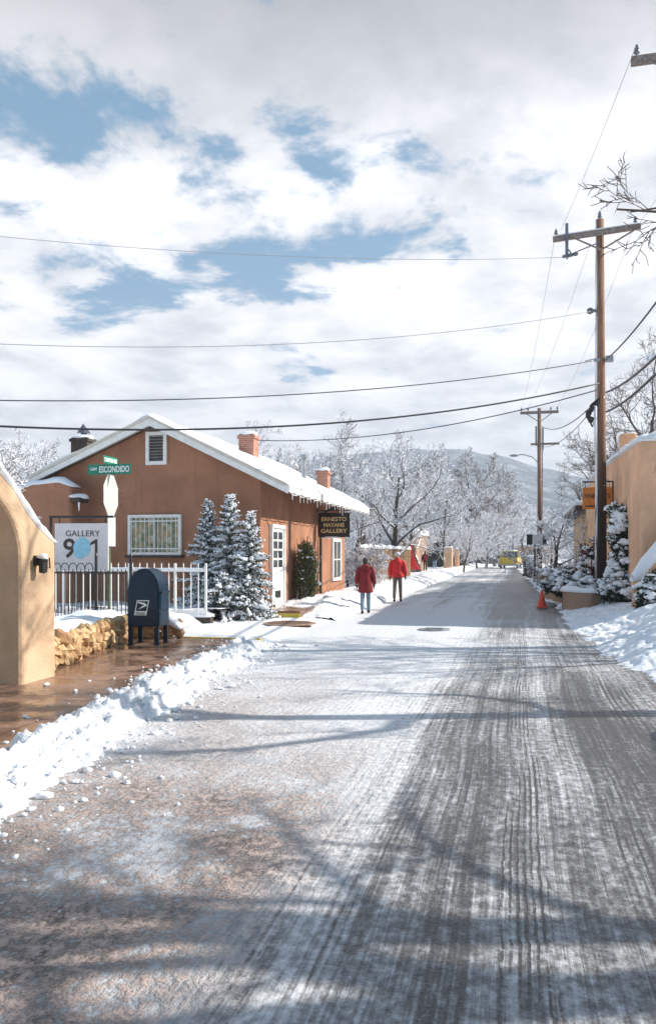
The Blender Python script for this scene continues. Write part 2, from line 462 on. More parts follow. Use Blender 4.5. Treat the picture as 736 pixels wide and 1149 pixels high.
def text_mesh(txt, size, depth_=.004, bold=0.):
    c = bpy.data.curves.new('t', 'FONT'); c.body = txt; c.size = size; c.align_x = 'CENTER'; c.align_y = 'CENTER'
    c.extrude = depth_; c.offset = bold; c.resolution_u = 3
    o = bpy.data.objects.new('t', c); COL.objects.link(o)
    dg = bpy.context.evaluated_depsgraph_get(); dg.update()
    me = bpy.data.meshes.new_from_object(o.evaluated_get(dg))
    bpy.data.objects.remove(o); bpy.data.curves.remove(c)
    return me
def lettering(txt, size, mat, parent, loc, rz=0, width=None, height=None, name='lettering', bold=0.):
    """upright letters, read from -Y when rz is 0"""
    me = text_mesh(txt, size, .003, bold); me.materials.clear(); me.materials.append(mat)
    vs = np.array([v.co[:] for v in me.vertices])
    sx = sy = 1
    w = vs[:, 0].max()-vs[:, 0].min(); h = vs[:, 1].max()-vs[:, 1].min()
    if width: sx = width/w
    if height: sy = height/h
    cx = (vs[:, 0].max()+vs[:, 0].min())/2; cy = (vs[:, 1].max()+vs[:, 1].min())/2
    for v in me.vertices: v.co = ((v.co.x-cx)*sx, -v.co.z, (v.co.y-cy)*sy)
    me.flip_normals() if False else None
    me.name = name
    o = bpy.data.objects.new(name, me); COL.objects.link(o); o.parent = parent; o.location = loc; o.rotation_euler = (0, 0, rz)
    return o

# ------------------------------------------------------------------ ground heights
def bank_c(y): return -3.66-0.128*(y-5)
def road_l(y): return np.where(y < 14, -3.55-0.075*(y-5), -4.55-.012*(y-14))
def road_r(y): return 1.45-.021*(y-8)

# big snowy ground sheet to the horizon
g = MB()
xs = np.concatenate([np.linspace(-1300, -60, 12), np.linspace(-50, 60, 23), np.linspace(80, 1300, 12)])
ys = np.concatenate([np.linspace(-300, -20, 6), np.linspace(-10, 140, 31), np.linspace(160, 1500, 14)])
g.grid(xs, ys, lambda X, Y: -.06+0*X)
setting(g.build('ground', M['snow'], smooth=True))

# road sheet
rd = MB()
ys = np.concatenate([np.linspace(-8, 24, 120), np.linspace(24.5, 112, 80)])
xs = np.linspace(0, 1, 56)
def road_grid():
    V = []; nx = len(xs)
    for y in ys:
        a, b = float(road_l(np.array(y)))-.9, float(road_r(np.array(y)))+1.1
        X = a+(b-a)*xs
        bend = -.00085*max(0, y-70)**2
        Z = .012*fbm(X*3.0+40, np.full_like(X, y)*.3, 3)+.012*fbm(X*1.4, np.full_like(X, y*1.3), 3)-.012
        V += [(X[i]+bend, y, Z[i]) for i in range(nx)]
    F = [(j*nx+i, j*nx+i+1, (j+1)*nx+i+1, (j+1)*nx+i) for j in range(len(ys)-1) for i in range(nx-1)]
    rd.add(V, F)
road_grid()
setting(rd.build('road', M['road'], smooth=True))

# left pavement of wet sandstone with a kerb face
sw = MB()
sy_ = np.linspace(1.0, 14.3, 30)
top = [(float(bank_c(y)), y, .10) for y in sy_]; inn = [(-8.6, y, .10) for y in sy_]; low = [(float(bank_c(y))+.02, y, -.05) for y in sy_]
n = len(sy_)
sw.add(top+inn+low, [(i, i+1, n+i+1, n+i) for i in range(n-1)]+[(i, 2*n+i, 2*n+i+1, i+1) for i in range(n-1)])
sw.add([(float(bank_c(14.3)), 14.3, .10), (-8.6, 14.3, .10), (-8.6, 14.32, -.05), (float(bank_c(14.3)), 14.32, -.05)], [(0, 1, 2, 3)])
setting(sw.build('pavement', M['walk']))
yk = MB(); yk.box((-5.85, 14.36, .04), (2.2, .10, .15))
setting(yk.build('kerb', M['yellow'], bevel=.02))

# side street mouth, covered in trodden snow
def side_h(X, Y):
    e = sstep(-4.2, -5.2, X)*sstep(14.3, 14.9, Y)*sstep(20.6, 19.9, Y)
    return -.05+e*(.075+.05*fbm(X*1.2, Y*1.2, 4)+.035*billow(X*3, Y*3))
sd = MB(); sd.grid(np.linspace(-18, -4.2, 160), np.linspace(14.2, 20.6, 90), side_h)
setting(sd.build('side_road', M['snow_dirty'], smooth=True))

# ploughed snow ridge along the left kerb (uncountable lumps)
def bank_h(X, Y):
    u = X-bank_c(Y)
    wob = .30*(fbm(X*1.7, Y*1.7, 4)-.5)+.16*(fbm(X*6, Y*6, 3)-.5)
    hw = np.where(u > 0, .34+.42*(fbm(Y*.7, Y*0+3.3, 3)-.35), .16+.24*fbm(Y*.9, Y*0+8.3, 3))
    prof = np.clip(1-(np.abs(u)+wob*1.4)/hw, 0, 1)
    endf = sstep(15.2, 13.2, Y)
    lum = billow(X*2.2, Y*2.2, 4)*.42+billow(X*6+3, Y*6, 3)*.34+billow(X*14, Y*14, 3)*.20+fbm(X*30, Y*30, 2)*.08
    h = sstep(0, .6, prof)*(.0+.17*lum)*(.55+.45*endf)*endf+.03*np.clip(prof, 0, 1)*endf
    scat = np.clip(billow(X*9+1, Y*9, 3)-.62, 0, 1)*.22*np.clip(1-np.abs(u)/1.25, 0, 1)*endf
    return -.045+h+scat+np.where(u < 0, .09, 0)*sstep(0, .3, prof)+.03*sstep(0, .2, prof)
bk = MB(); bk.grid(np.arange(-6.4, -1.9, .024), np.concatenate([np.arange(2.0, 8, .024), np.arange(8, 15.3, .04)]), bank_h)
bo = setting(bk.build('snow_ridge', M['snow_ridge'], smooth=True), 'stuff')
tag(bo, 'lumpy ridge of ploughed snow along the left kerb', 'snow bank', kind='stuff')
rs = np.random.RandomState(5)
cl = MB()
def clod(p, r, i):
    vs, fs = ICO[2 if r > .03 else 1]; q = np.random.RandomState(i)
    V_ = np.array(vs); k = 1+.9*(fbm(V_[:, 0]*1.7+i, V_[:, 1]*1.7+V_[:, 2]*2.1, 3)-.5)+q.normal(0, .07, len(V_))
    V_ = V_*k[:, None]*np.array([r*q.uniform(.8, 1.5), r*q.uniform(.8, 1.3), r*q.uniform(.55, .95)])
    a_ = q.rand()*6.28; c_, s_ = math.cos(a_), math.sin(a_)
    cl.add([(p[0]+x*c_-y*s_, p[1]+x*s_+y*c_, p[2]+z) for x, y, z in V_], fs)
for i in range(1500):
    y = rs.uniform(2.3, 14.5); s_ = rs.choice([-1, 1], p=[.3, .7])
    x = float(bank_c(y))+s_*abs(rs.normal(.2, .36))
    r = min(.045, .006+rs.exponential(.009))
    z = max(float(bank_h(np.array(x), np.array(y))), .10 if x < bank_c(y) else .0)
    clod((x, y, z+r*.3), r, i)
for i in range(170):
    y = rs.uniform(2.2, 16); x = float(road_l(np.array(y)))+abs(rs.normal(0, .8)) if rs.rand() < .75 else rs.uniform(.9, 2.2)
    r = min(.022, .003+rs.exponential(.0045))
    clod((x, y, .004+r*.3), r, 5000+i)
co = cl.build('snow_clods', M['snow_dirty'], smooth=True)
tag(co, 'loose clods of snow fallen from the ridge onto road and pavement', 'snow clods', kind='stuff')

# left verge beyond the house: trodden bank between road and fences
def lbank_h(X, Y):
    e = float(0)
    rl = road_l(Y)
    u = rl+.15-X
    b = sstep(0, .5, u)*(.10+.18*sstep(.3, 1.2, u)*sstep(3.0, 1.2, u))*sstep(20.2, 23, Y)
    walk = sstep(-5.5, -5.0, X)*0
    return -.05+sstep(0, .15, u)*sstep(19.6, 20.4, Y)*.09+b*(.4+.8*billow(X*2.3, Y*1.6, 4))+sstep(0, .3, u)*(.10*billow(X*5, Y*4, 4)+.05*billow(X*13, Y*11, 2))+.10*sstep(-.6, .3, u)*(fbm(X*3, Y*2, 4)-.45)
lb = MB(); lb.grid(np.linspace(-14, -4.2, 150), np.concatenate([np.linspace(19.9, 45, 240), np.linspace(45.5, 125, 120)]), lbank_h)
tag(lb.build('snow_verge', M['snow_dirty'], smooth=True), 'trodden snow verge along the left side of the far street', 'snow bank', kind='stuff')
for p, (cx_, cy_, sx_, sy2) in {'stoop': (-6.15, 24.0, 1.3, 8.4)}.items():
    st = MB(); st.box((cx_, cy_, .12), (sx_, sy2, .24)); setting(st.build('stoop_paving', M['walk'], bevel=.03))
yk2 = MB(); yk2.box((-6.15, 19.74, .08), (1.3, .1, .2)); setting(yk2.build('kerb', M['yellow'], bevel=.02))

# right verge: deep snow from the road edge up to the buildings
def rbank_h(X, Y):
    u = X-road_r(Y)-.15-.55*sstep(15, 9, Y)+.7*(fbm(X*1.1+3, Y*.8, 4)-.5)+.3*(fbm(X*4, Y*4, 3)-.5)
    base = sstep(0, 1.0, u)*.10+sstep(.5, 2.0, u)*.26
    drift = .28*sstep(.5, 1.7, u)*np.exp(-((Y-17.5)/2.6)**2)+.12*sstep(.1, .9, u)*np.exp(-((Y-14.8)/1.3)**2)
    lum = (.5*fbm(X*1.2, Y*1.2, 4)+.35*billow(X*2.5, Y*2.5, 4))*.16*sstep(-.1, .7, u)
    near = sstep(-.5, .1, u)*sstep(2.0, .6, u)
    tr = near*(billow(X*6, Y*5, 3)*.07+billow(X*15, Y*13, 2)*.03)
    far = sstep(-1.3, -.2, u)*.05*(fbm(X*5, Y*3.5, 4)-.42)
    return -.07+sstep(-.5, .3, u)*.06+base+drift+lum+tr+far
rb = MB(); rb.grid(np.concatenate([np.linspace(-1.0, 4.5, 190), np.linspace(4.7, 22, 40)]), np.concatenate([np.linspace(5, 32, 480), np.linspace(32.3, 125, 140)]), rbank_h)
tag(rb.build('snow_verge', M['snow'], smooth=True), 'deep drifted snow along the right side of the street', 'snow bank', kind='stuff')

# yard behind the fence
def yard_h(X, Y):
    return .05+.30*sstep(-6.6, -8.2, X)*sstep(10, 13, Y)+.25*sstep(9.5, 11, Y)*0+.14*fbm(X*1.1, Y*1.1, 4)+.12*np.exp(-((X+8.1)/.8)**2-((Y-13.4)/1.5)**2)
yd = MB()
yd.add(*(lambda: (lambda g: (g.v, g.f))(MB().grid(np.linspace(-22, -7.0, 110), np.linspace(14.35, 17.3, 40), lambda X, Y: -.06+sstep(-6.75, -7.5, X)*sstep(14.3, 14.7, Y)*sstep(17.4, 17.1, Y)*(.30+.22*fbm(X*1.1, Y*1.1, 4)))))())
setting(yd.build('snow_yard', M['snow_soft'], smooth=True))
# leafy wet drain patch near the corner house + manhole in the road
x0, y0 = gnd(325, 703, .02)
mh = MB(); mh.lathe([(.62, 0), (.62, .012), (.56, .02), (0.001, .02)], (0, 0, 0), 24)
for k in range(-4, 5): mh.box((0, k*.11, .024), (1.0*math.sqrt(max(.05, 1-(k*.11/.58)**2)), .04, .012))
o = mh.build('drain_cover', M['planter']); o.location = (x0, y0, .085)
tag(o, 'dark slatted drain grate in the snow by the corner house', 'drain cover')
x0, y0 = gnd(487, 707)
mh = MB(); mh.lathe([(.36, 0), (.36, .012), (.33, .014), (.32, .008), (.30, .008), (.29, .014), (0.001, .014)], (0, 0, 0), 28)
for k in range(-3, 4): mh.box((0, k*.08, .015), (.4, .02, .008))
o = mh.build('manhole_cover', M['metal']); o.location = (x0, y0, .012)
tag(o, 'round iron manhole cover in the icy road', 'manhole')

# hills
hl = MB()
ang = np.linspace(-60, 62, 120)
hp = [(-400, 560), (0, 545), (200, 520), (330, 510), (400, 500), (450, 496), (520, 497), (560, 505), (600, 516), (660, 528), (736, 540), (1200, 560), (2500, 590)]
nr = 26
def ridge(px): return np.interp(px, [p[0] for p in hp], [p[1] for p in hp])+6
pxs = np.linspace(-700, 1900, 200)
V = []
for j in range(nr):
    t = j/(nr-1); d = 260+560*t
    for px in pxs:
        x, y = atd(px, d)
        zt = 1.7+(622-ridge(px))/900*820
        z = zt*(t**1.25)+(fbm(x*.012, y*.012, 4)-.5)*26*t*(1-.75*t)+(fbm(x*.09, y*.09, 3)-.5)*5*t-1
        V.append((x, y, float(z)))
npx = len(pxs)
hl.add(V, [(j*npx+i, j*npx+i+1, (j+1)*npx+i+1, (j+1)*npx+i) for j in range(nr-1) for i in range(npx-1)])
back = [(V[(nr-1)*npx+i][0]*1.3, V[(nr-1)*npx+i][1]*1.3, -5) for i in range(npx)]
o_ = len(hl.v); hl.v += back
hl.f += [((nr-1)*npx+i, (nr-1)*npx+i+1, o_+i+1, o_+i) for i in range(npx-1)]
setting(hl.build('hills', M['hill'], smooth=True))

# ------------------------------------------------------------------ snow caps along a polyline
def snow_cap(pts, w, h, name, parent, seed=0, world=True, mat=None, closed=True, across=None):
    """rounded strip of snow lying along pts (points on the top surface, centre line); w full width; across: unit vector of the width"""
    mb = MB(); rs_ = np.random.RandomState(seed)
    P = []
    for i in range(len(pts)-1):
        a, b = Vector(pts[i]), Vector(pts[i+1]); k = max(2, int((b-a).length/.12))
        P += [a.lerp(b, j/k) for j in range(k)]
    P.append(Vector(pts[-1]))
    n = 9; o = 0; V = []; F = []
    for i, p in enumerate(P):
        t = (P[min(i+1, len(P)-1)]-P[max(0, i-1)]).normalized()
        ac = Vector(across) if across else Vector((t.y, -t.x, 0)).normalized()
        up = ac.cross(t)
        if up.z < 0: up = -up
        up.normalize()
        f = float(fbm(np.array(i*.31+seed*3.7), np.array(seed*1.3), 3))
        endf = min(1, .35+min(i, len(P)-1-i)*.35)
        hh = h*(.55+.9*f)*endf; ww = w*(.92+.18*f)
        for k in range(n):
            s = -1+2*k/(n-1)
            prof = (1-abs(s)**3)
            q = p+ac*(s*ww/2)+up*(hh*prof+(-.02 if k in (0, n-1) else .0)+.02*(f-.5))
            V.append(q)
    for i in range(len(P)-1):
        for k in range(n-1):
            a = i*n+k; F.append((a, a+1, a+1+n, a+n))
        F.append((i*n, i*n+n-1, (i+1)*n+n-1, (i+1)*n))
    F.append(tuple(range(n))); F.append(tuple(range((len(P)-1)*n+n-1, (len(P)-1)*n-1, -1)))
    mb.add(V, F)
    o_ = mb.build(name, mat or M['snow_soft'], parent, smooth=True, world=world)
    b_ = bmesh.new(); b_.from_mesh(o_.data); bmesh.ops.recalc_face_normals(b_, faces=b_.faces); b_.to_mesh(o_.data); b_.free()
    return o_

# ------------------------------------------------------------------ corner house
HX, HY0, HY1 = -6.8, 20.5, 31.1
HXL = -13.6
RX = xat(175, HY0)                       # ridge
RZ = zat(RX, HY0, 472)
EXR, EYF = -5.93, HY0-.42
EZR = zat(EXR, EYF, 545)
EXL = xat(32, EYF); EZL = zat(EXL, EYF, 536)
HYE = HY1+.25
sR = (RZ-EZR)/(EXR-RX); sL = (RZ-EZL)/(RX-EXL)
def roof_z(x): return RZ-(x-RX)*sR if x > RX else RZ-(RX-x)*sL
house = thing('adobe_house', 'brown adobe corner house with a snowy gable roof and white trim', 'house', (HX, HY0, 0))
w = MB()
prof = [(HXL, -.1), (HX, -.1), (HX, roof_z(HX)-.1), (RX, RZ-.1), (HXL, roof_z(HXL)-.1)]
w.prism(prof, HY0, HY1, lambda u, v, q: (u, q, v))
w.build('wall', M['house'], house, world=True, bevel=.05)
rf = MB()
tk = .11
def roof_slab(mb, t0, t1, y0, y1, xl, xr):
    pr = [(xl, roof_z(xl)+t0), (RX, RZ+t0), (xr, roof_z(xr)+t0), (xr, roof_z(xr)+t1), (RX, RZ+t1), (xl, roof_z(xl)+t1)]
    mb.prism(pr, y0, y1, lambda u, v, q: (u, q, v))
roof_slab(rf, -.06, .03, EYF+.03, HYE, EXL, EXR)
roof = rf.build('roof', M['trim'], house, world=True)
fc = MB()   # barge board + eave fascia
pr = [(EXL, EZL-.20), (RX, RZ-.20), (EXR+.01, EZR-.20), (EXR+.01, EZR+.05), (RX, RZ+.05), (EXL, EZL+.05)]
fc.prism(pr, EYF-.03, EYF+.028, lambda u, v, q: (u, q, v))
fc.build('barge_board', M['white'], roof, world=False if False else False).location = (-HX, -HY0, 0)
fc2 = MB(); pr = [(EXL+.05, EZL-.03), (RX, RZ-.01), (EXR-.04, EZR-.03), (EXR-.04, EZR+.055), (RX, RZ+.075), (EXL+.05, EZL+.055)]
fc2.prism(pr, EYF-.07, EYF-.032, lambda u, v, q: (u, q, v))
fc2.build('trim_board', M['trim'], roof).location = (-HX, -HY0, 0)
fa = MB(); fa.box((EXR+.03, (EYF+HYE)/2, EZR-.06), (.05, HYE-EYF, .2))
fa.build('fascia', M['white'], roof).location = (-HX, -HY0, 0)
# snow sheet on the roof
sn_ = MB()
NY, NX = 70, 60
V = []; F = []
xsr = np.linspace(EXL-.02, EXR+.06, NX)
for j in range(NY):
    y = EYF-.03+(HYE-EYF+.05)*j/(NY-1)
    for i, x in enumerate(xsr):
        ed = min(1, min(x-xsr[0], xsr[-1]-x)/.25+.25, min(y-EYF+.03, HYE+.02-y)/.2+.35)
        V.append((x+(.06*float(fbm(y*1.7, 3.1, 3)-.5) if i in (0, NX-1) else 0), y, roof_z(x)+.028+(.05+.15*float(fbm(x*1.1, y*1.1, 4)))*ed))
for j in range(NY-1):
    for i in range(NX-1):
        a = j*NX+i; F.append((a, a+1, a+1+NX, a+NX))
ob = len(V)
per = [i for i in range(NX)]+[j*NX+NX-1 for j in range(1, NY)]+[(NY-1)*NX+i for i in range(NX-2, -1, -1)]+[j*NX for j in range(NY-2, 0, -1)]
for k in per:
    x, y, z = V[k]; V.append((x, y, roof_z(x)+.03))
for k in range(len(per)):
    a, b = per[k], per[(k+1) % len(per)]
    F.append((a, ob+k, ob+(k+1) % len(per), b))
sn_.add(V, F); sn_.build('roof_snow', M['snow_soft'], roof, smooth=False).location = (-HX, -HY0, 0)
# chimneys and flue
def chimney(px, y, x, pyt, wd, mat, nm):
    z1 = zat(x, y, pyt)
    c = MB(); z0 = roof_z(x)-.1
    c.box((0, 0, (z0+z1)/2), (wd, wd, z1-z0)); c.box((0, 0, z1-.09), (wd+.09, wd+.09, .1))
    o = c.build(nm, mat, roof, bevel=.01); o.location = (x-HX, y-HY0, 0)
    snow = MB(); snow.blob((0, 0, z1+.02), (wd*.58, wd*.58, .10), 3, .08, 3)
    so = snow.build('chimney_snow', M['snow_soft'], roof, smooth=True); so.location = (x-HX, y-HY0, 0)
yc = 24.2; chimney(279, yc, xat(279, yc), 488, .5, M['brick'], 'chimney')
yc = 29.2; chimney(363, yc, xat(363, yc), 528, .42, M['brick'], 'chimney')
yc = 24.8; chimney(94, yc, xat(94, yc), 492, .62, M['darkwood'], 'chimney')
xl = xat(94, yc); zc = zat(xl, yc, 492)
cw = MB(); cw.tube([(0, 0, 0), (0, 0, .16)], .1, 10); cw.add([(-.24, -.05, .14), (.30, -.05, .10), (.10, .2, .1), (-.02, 0, .46), (.12, -.16, .12)], [(0, 1, 3), (1, 2, 3), (2, 0, 3), (0, 4, 3), (1, 4, 3), (0, 2, 1, 4)])
co_ = cw.build('cowl', M['insul'], roof); co_.location = (xl-HX, yc-HY0, zc+.06)
yv = 27.6; xv = xat(341, yv); zv = zat(xv, yv, 514)
fl = MB(); fl.tube([(0, 0, roof_z(xv)-.1), (0, 0, zv)], .085, 12); fl.lathe([(.1, zv), (.19, zv+.02), (.19, zv+.06), (.05, zv+.14)], (0, 0, 0), 12)
fl.build('flue_pipe', M['metal'], roof, smooth=False).location = (xv-HX, yv-HY0, 0)
# gable vent
def part_at(mb, nm, mat, parent, loc, **k):
    o = mb.build(nm, mat, parent, **k); o.location = loc; return o
vx0, vx1 = xat(164.5, HY0), xat(188, HY0); vz0, vz1 = zat(vx0, HY0, 522), zat(vx0, HY0, 485)
vm = MB(); cxv, czv = (vx0+vx1)/2, (vz0+vz1)/2; vw, vh = vx1-vx0, vz1-vz0
for (a, b, c, d) in ((0, -vh/2+.05, vw, .1), (0, vh/2-.05, vw, .1), (-vw/2+.05, 0, .1, vh-.2), (vw/2-.05, 0, .1, vh-.2)): vm.box((a, -.04, b), (c, .08, d))
vent = part_at(vm, 'gable_vent', M['white'], house, (cxv-HX, 0, czv), bevel=.006)
lv = MB()
for k in range(9):
    lv.box((0, 0, -vh/2+.14+k*(vh-.26)/8), (vw-.2, .05, .012), m=Matrix.Rotation(R(35), 4, 'X'))
part_at(lv, 'louvre', M['metal'], vent, (0, -.015, 0))
bk_ = MB(); bk_.box((0, .012, 0), (vw-.19, .02, vh-.19)); part_at(bk_, 'backing', M['darkwood'], vent, (0, -.012, 0))
# front window with white frame and bars
wx0, wx1 = xat(145, HY0), xat(204.5, HY0); wz0, wz1 = zat(wx0, HY0, 623), zat(wx0, HY0, 578)
ww, wh = wx1-wx0, wz1-wz0
pn = MB(); pn.box((0, -.012, 0), (ww-.05, .02, wh-.05))
win = part_at(pn, 'window', M['picture'], house, ((wx0+wx1)/2-HX, 0, (wz0+wz1)/2))
fm = MB(); t_ = .085
for (a, b, c, d) in ((0, -wh/2+t_/2, ww, t_), (0, wh/2-t_/2, ww, t_), (-ww/2+t_/2, 0, t_, wh-2*t_), (ww/2-t_/2, 0, t_, wh-2*t_), (0, 0, .05, wh-2*t_)): fm.box((a, -.05, b), (c, .1, d))
part_at(fm, 'frame', M['white'], win, (0, 0, 0), bevel=.008)
gr = MB()
for k in range(11):
    gr.tube([(-ww/2+.14+k*(ww-.28)/10, -.125, -wh/2+.05), (-ww/2+.14+k*(ww-.28)/10, -.125, wh/2-.05)], .010, 6)
for zz in (-wh/2+.18, wh/2-.18): gr.box((0, -.125, zz), (ww-.1, .016, .03))
part_at(gr, 'grille', M['white'], win, (0, 0, 0))
sl = MB(); sl.box((0, -.08, -wh/2-.035), (ww+.12, .2, .06)); part_at(sl, 'sill', M['darkwood'], win, (0, 0, 0), bevel=.01)
# side door, side window, downpipe on the street wall (x = HX)
dy0, dy1 = yat(302, HX), yat(317, HX)
dz0, dz1 = .24, zat(HX, dy0, 588)
dw, dh = dy1-dy0, dz1-dz0
dm = MB(); dm.box((.03, 0, 0), (.05, dw-.14, dh-.08))
door = part_at(dm, 'door', M['white'], house, (0, (dy0+dy1)/2-HY0, (dz0+dz1)/2), bevel=.005)
df = MB()
for (a, b, c, d) in ((0, dh/2-.05, dw, .1), (-dw/2+.04, -.05, .08, dh-.1), (dw/2-.04, -.05, .08, dh-.1)): df.box((.05, a, b), (.1, c, d))
part_at(df, 'frame', M['white'], door, (0, 0, 0), bevel=.006)
dg_ = MB()
for r_ in range(4):
    for c_ in (-1, 1): dg_.box((.058, c_*dw*.19, dh*.02+r_*dh*.115), (.012, dw*.3, dh*.09))
part_at(dg_, 'pane', M['glass'], door, (0, 0, 0))
kp = MB(); kp.box((.058, 0, -dh*.36), (.012, dw*.42, dh*.09)); part_at(kp, 'kick_vent', M['iron'], door, (0, 0, 0))
hd = MB(); hd.tube([(.06, dw*.33, -dh*.06), (.12, dw*.33, -dh*.06), (.12, dw*.25, -dh*.06)], .014, 6); part_at(hd, 'handle', M['metal'], door, (0, 0, 0))
py0, py1 = yat(371.5, HX), yat(381, HX)
pz0, pz1 = zat(HX, py0, 652), zat(HX, py0, 604)
pw, ph = py1-py0, pz1-pz0
wm = MB(); wm.box((.012, 0, 0), (.02, pw-.06, ph-.06)); win2 = part_at(wm, 'window', M['glass'], house, (0, (py0+py1)/2-HY0, (pz0+pz1)/2))
fm = MB()
for (a, b, c, d) in ((0, -ph/2+.06, pw, .12), (0, ph/2-.06, pw, .12), (-pw/2+.06, 0, .12, ph-.24), (pw/2-.06, 0, .12, ph-.24), (0, 0, .05, ph-.24), (0, 0, pw-.24, .04)): fm.box((.04, a, b), (.08 if c > .05 or d < .05 else .06, c, d))
part_at(fm, 'frame', M['white'], win2, (0, 0, 0))
dp = MB(); yp = yat(357, HX)
dp.tube([(EXR-.05, yp, EZR-.12), (HX+.3, yp, EZR-.3), (HX+.09, yp, EZR-.5), (HX+.09, yp, .3), (HX+.3, yp-.02, .22)], .05, 8)
dp.build('downpipe', M['darkwood'], house, world=True)
for k in range(11):
    vg = MB(); vg.box((EXR-.42, HY0+.4+k*1.0, roof_z(EXR-.42)-.13), (.84, .09, .13), m=Matrix.Rotation(math.atan(sR), 4, 'Y'))
    vg.build('rafter_tail', M['darkwood'], house, world=True)
# string of icicle lights under the eave
il = MB(); rs = np.random.RandomState(2)
P = []
for k in range(60):
    y = EYF+.05+k*(HYE-EYF-.1)/59
    P.append((EXR+.07, y, EZR-.17-.05*abs(math.sin(k*.8))))
    if k % 2: 
        ln = rs.uniform(.04, .36)**1.1; il.tube([P[-1], (P[-1][0], y, P[-1][2]-ln)], [.016, .008], 5)
il.tube(P, .012, 5)
o = il.build('icicle_lights', M['white'], None); tag(o, 'white icicle light string hanging under the snowy house eave', 'light string')
# left wing of the house, lower parapet with snow
wx = xat(79, HY0-1.0)
wzt = zat(wx, HY0-1.0, 541)
wing = thing('adobe_wing', 'low brown adobe wing with snowy parapet left of the gable house', 'building', (wx-3.5, HY0, 0))
wm = MB(); pts = [(wx-8, -.1), (wx, -.1), (wx, wzt-.12), (wx-.35, wzt+.02), (wx-1.2, wzt-.04), (wx-2.1, wzt-.28), (wx-8, wzt-.4)]
wm.prism(pts, HY0-1.0, HY0+5, lambda u, v, q: (u, q, v)); wm.build('wall', M['house'], wing, world=True, bevel=.1, seg=3)
snow_cap([(wx+.04, HY0-.78, wzt-.1), (wx-.35, HY0-.78, wzt+.02), (wx-1.2, HY0-.78, wzt-.03), (wx-2.1, HY0-.78, wzt-.27), (wx-5, HY0-.78, wzt-.35)], .55, .13, 'parapet_snow', wing, 4, across=(0, 1, 0))
cn = MB(); zc_ = zat(wx, HY0-.9, 561); cn.box((wx+.06, HY0-.72, zc_), (.36, .5, .12)); cn.build('canale', M['darkwood'], wing, world=True)
cn = MB(); cn.blob((wx+.08, HY0-.72, zc_+.1), (.24, .28, .08), 5, .2, 2); cn.tube([(wx+.2, HY0-.9, zc_), (wx+.2, HY0-.9, zc_-.3)], [.04, .01], 6); cn.build('canale_snow', M['snow_soft'], wing, smooth=True, world=True)

# projecting gallery sign on the street wall
ys_ = yat(357.5, HX+.08)
xs0, xs1 = HX+.08, xat(392.5, yat(357.5, HX+.08))
zs1, zs0 = zat(xs0, ys_, 575.5), zat(xs0, ys_, 603)
sg = thing('gallery_sign', 'black projecting sign with gold ERNESTO MAYANS GALLERY lettering on the house', 'sign', ((xs0+xs1)/2, ys_, (zs0+zs1)/2))
sw_, sh_ = xs1-xs0, zs1-zs0
b_ = MB(); b_.box((0, 0, 0), (sw_, .06, sh_)); b_.build('board', M['black'], sg, bevel=.008)
b_ = MB(); b_.tube([(-sw_/2-.1, 0, sh_/2+.07), (sw_/2, 0, sh_/2+.07)], .02, 6)
for q in (-.4, .4): b_.tube([(sw_*q, 0, sh_/2+.07), (sw_*q, 0, sh_/2)], .012, 5)
b_.build('bracket', M['iron'], sg)
for t, zz, wd in (('ERNESTO', .24, .80), ('MAYANS', .0, .66), ('GALLERY', -.24, .84)):
    lettering(t, .2, M['gold'], sg, (0, -.034, zz*sh_), 0, sw_*wd, sh_*.17, bold=.004)
sb = MB(); sb.blob((-.1, 0, -sh_/2+.0), (.3, .05, .04), 2, .3, 2); sb.build('snow_rim', M['snow_soft'], sg, smooth=True)

# ------------------------------------------------------------------ arched gate wall at left
GX = -5.95
gy1 = yat(63.5, GX); gyj = yat(23, GX)
gate = thing('adobe_gateway', 'tan adobe gateway with an arched opening and snow on its sloping top', 'wall', (GX, gy1, 0))
def arch_outline():
    r = .92; cy = gyj-r; zs = 1.62
    top = [(gy1, zat(GX, gy1, 607)), (yat(55, GX), zat(GX, yat(55, GX), 600)), (yat(45, GX), zat(GX, yat(45, GX), 590)), (yat(32, GX), zat(GX, yat(32, GX), 573)),
           (yat(18, GX), zat(GX, yat(18, GX), 548)), (yat(0, GX), zat(GX, yat(0, GX), 526)), (cy+.1, 2.93), (cy-.3, 2.98), (cy-.9, 2.8), (cy-1.5, 2.3), (cy-2.2, 2.0)]
    arch = [(cy+r*math.cos(a), zs+.86*math.sin(a)) for a in np.linspace(0, math.pi, 17)]
    return top, arch, cy, r
top, arch, acy, ar = arch_outline()
poly = [(gy1, -.1)]+top+[(acy-2.2, -.1), (acy-ar, -.1)]+arch[::-1]+[(gyj, -.1)]
gm = MB()
GT = .62
gm.prism(poly, GX-GT, GX, lambda u, v, q: (q, u, v))
gobj = gm.build('wall', M['gate'], gate, world=True, bevel=.07, seg=3)
snow_cap([(GX-GT/2, y, z) for y, z in top], GT*1.10, .21, 'wall_snow', gate, 6, across=(1, 0, 0))
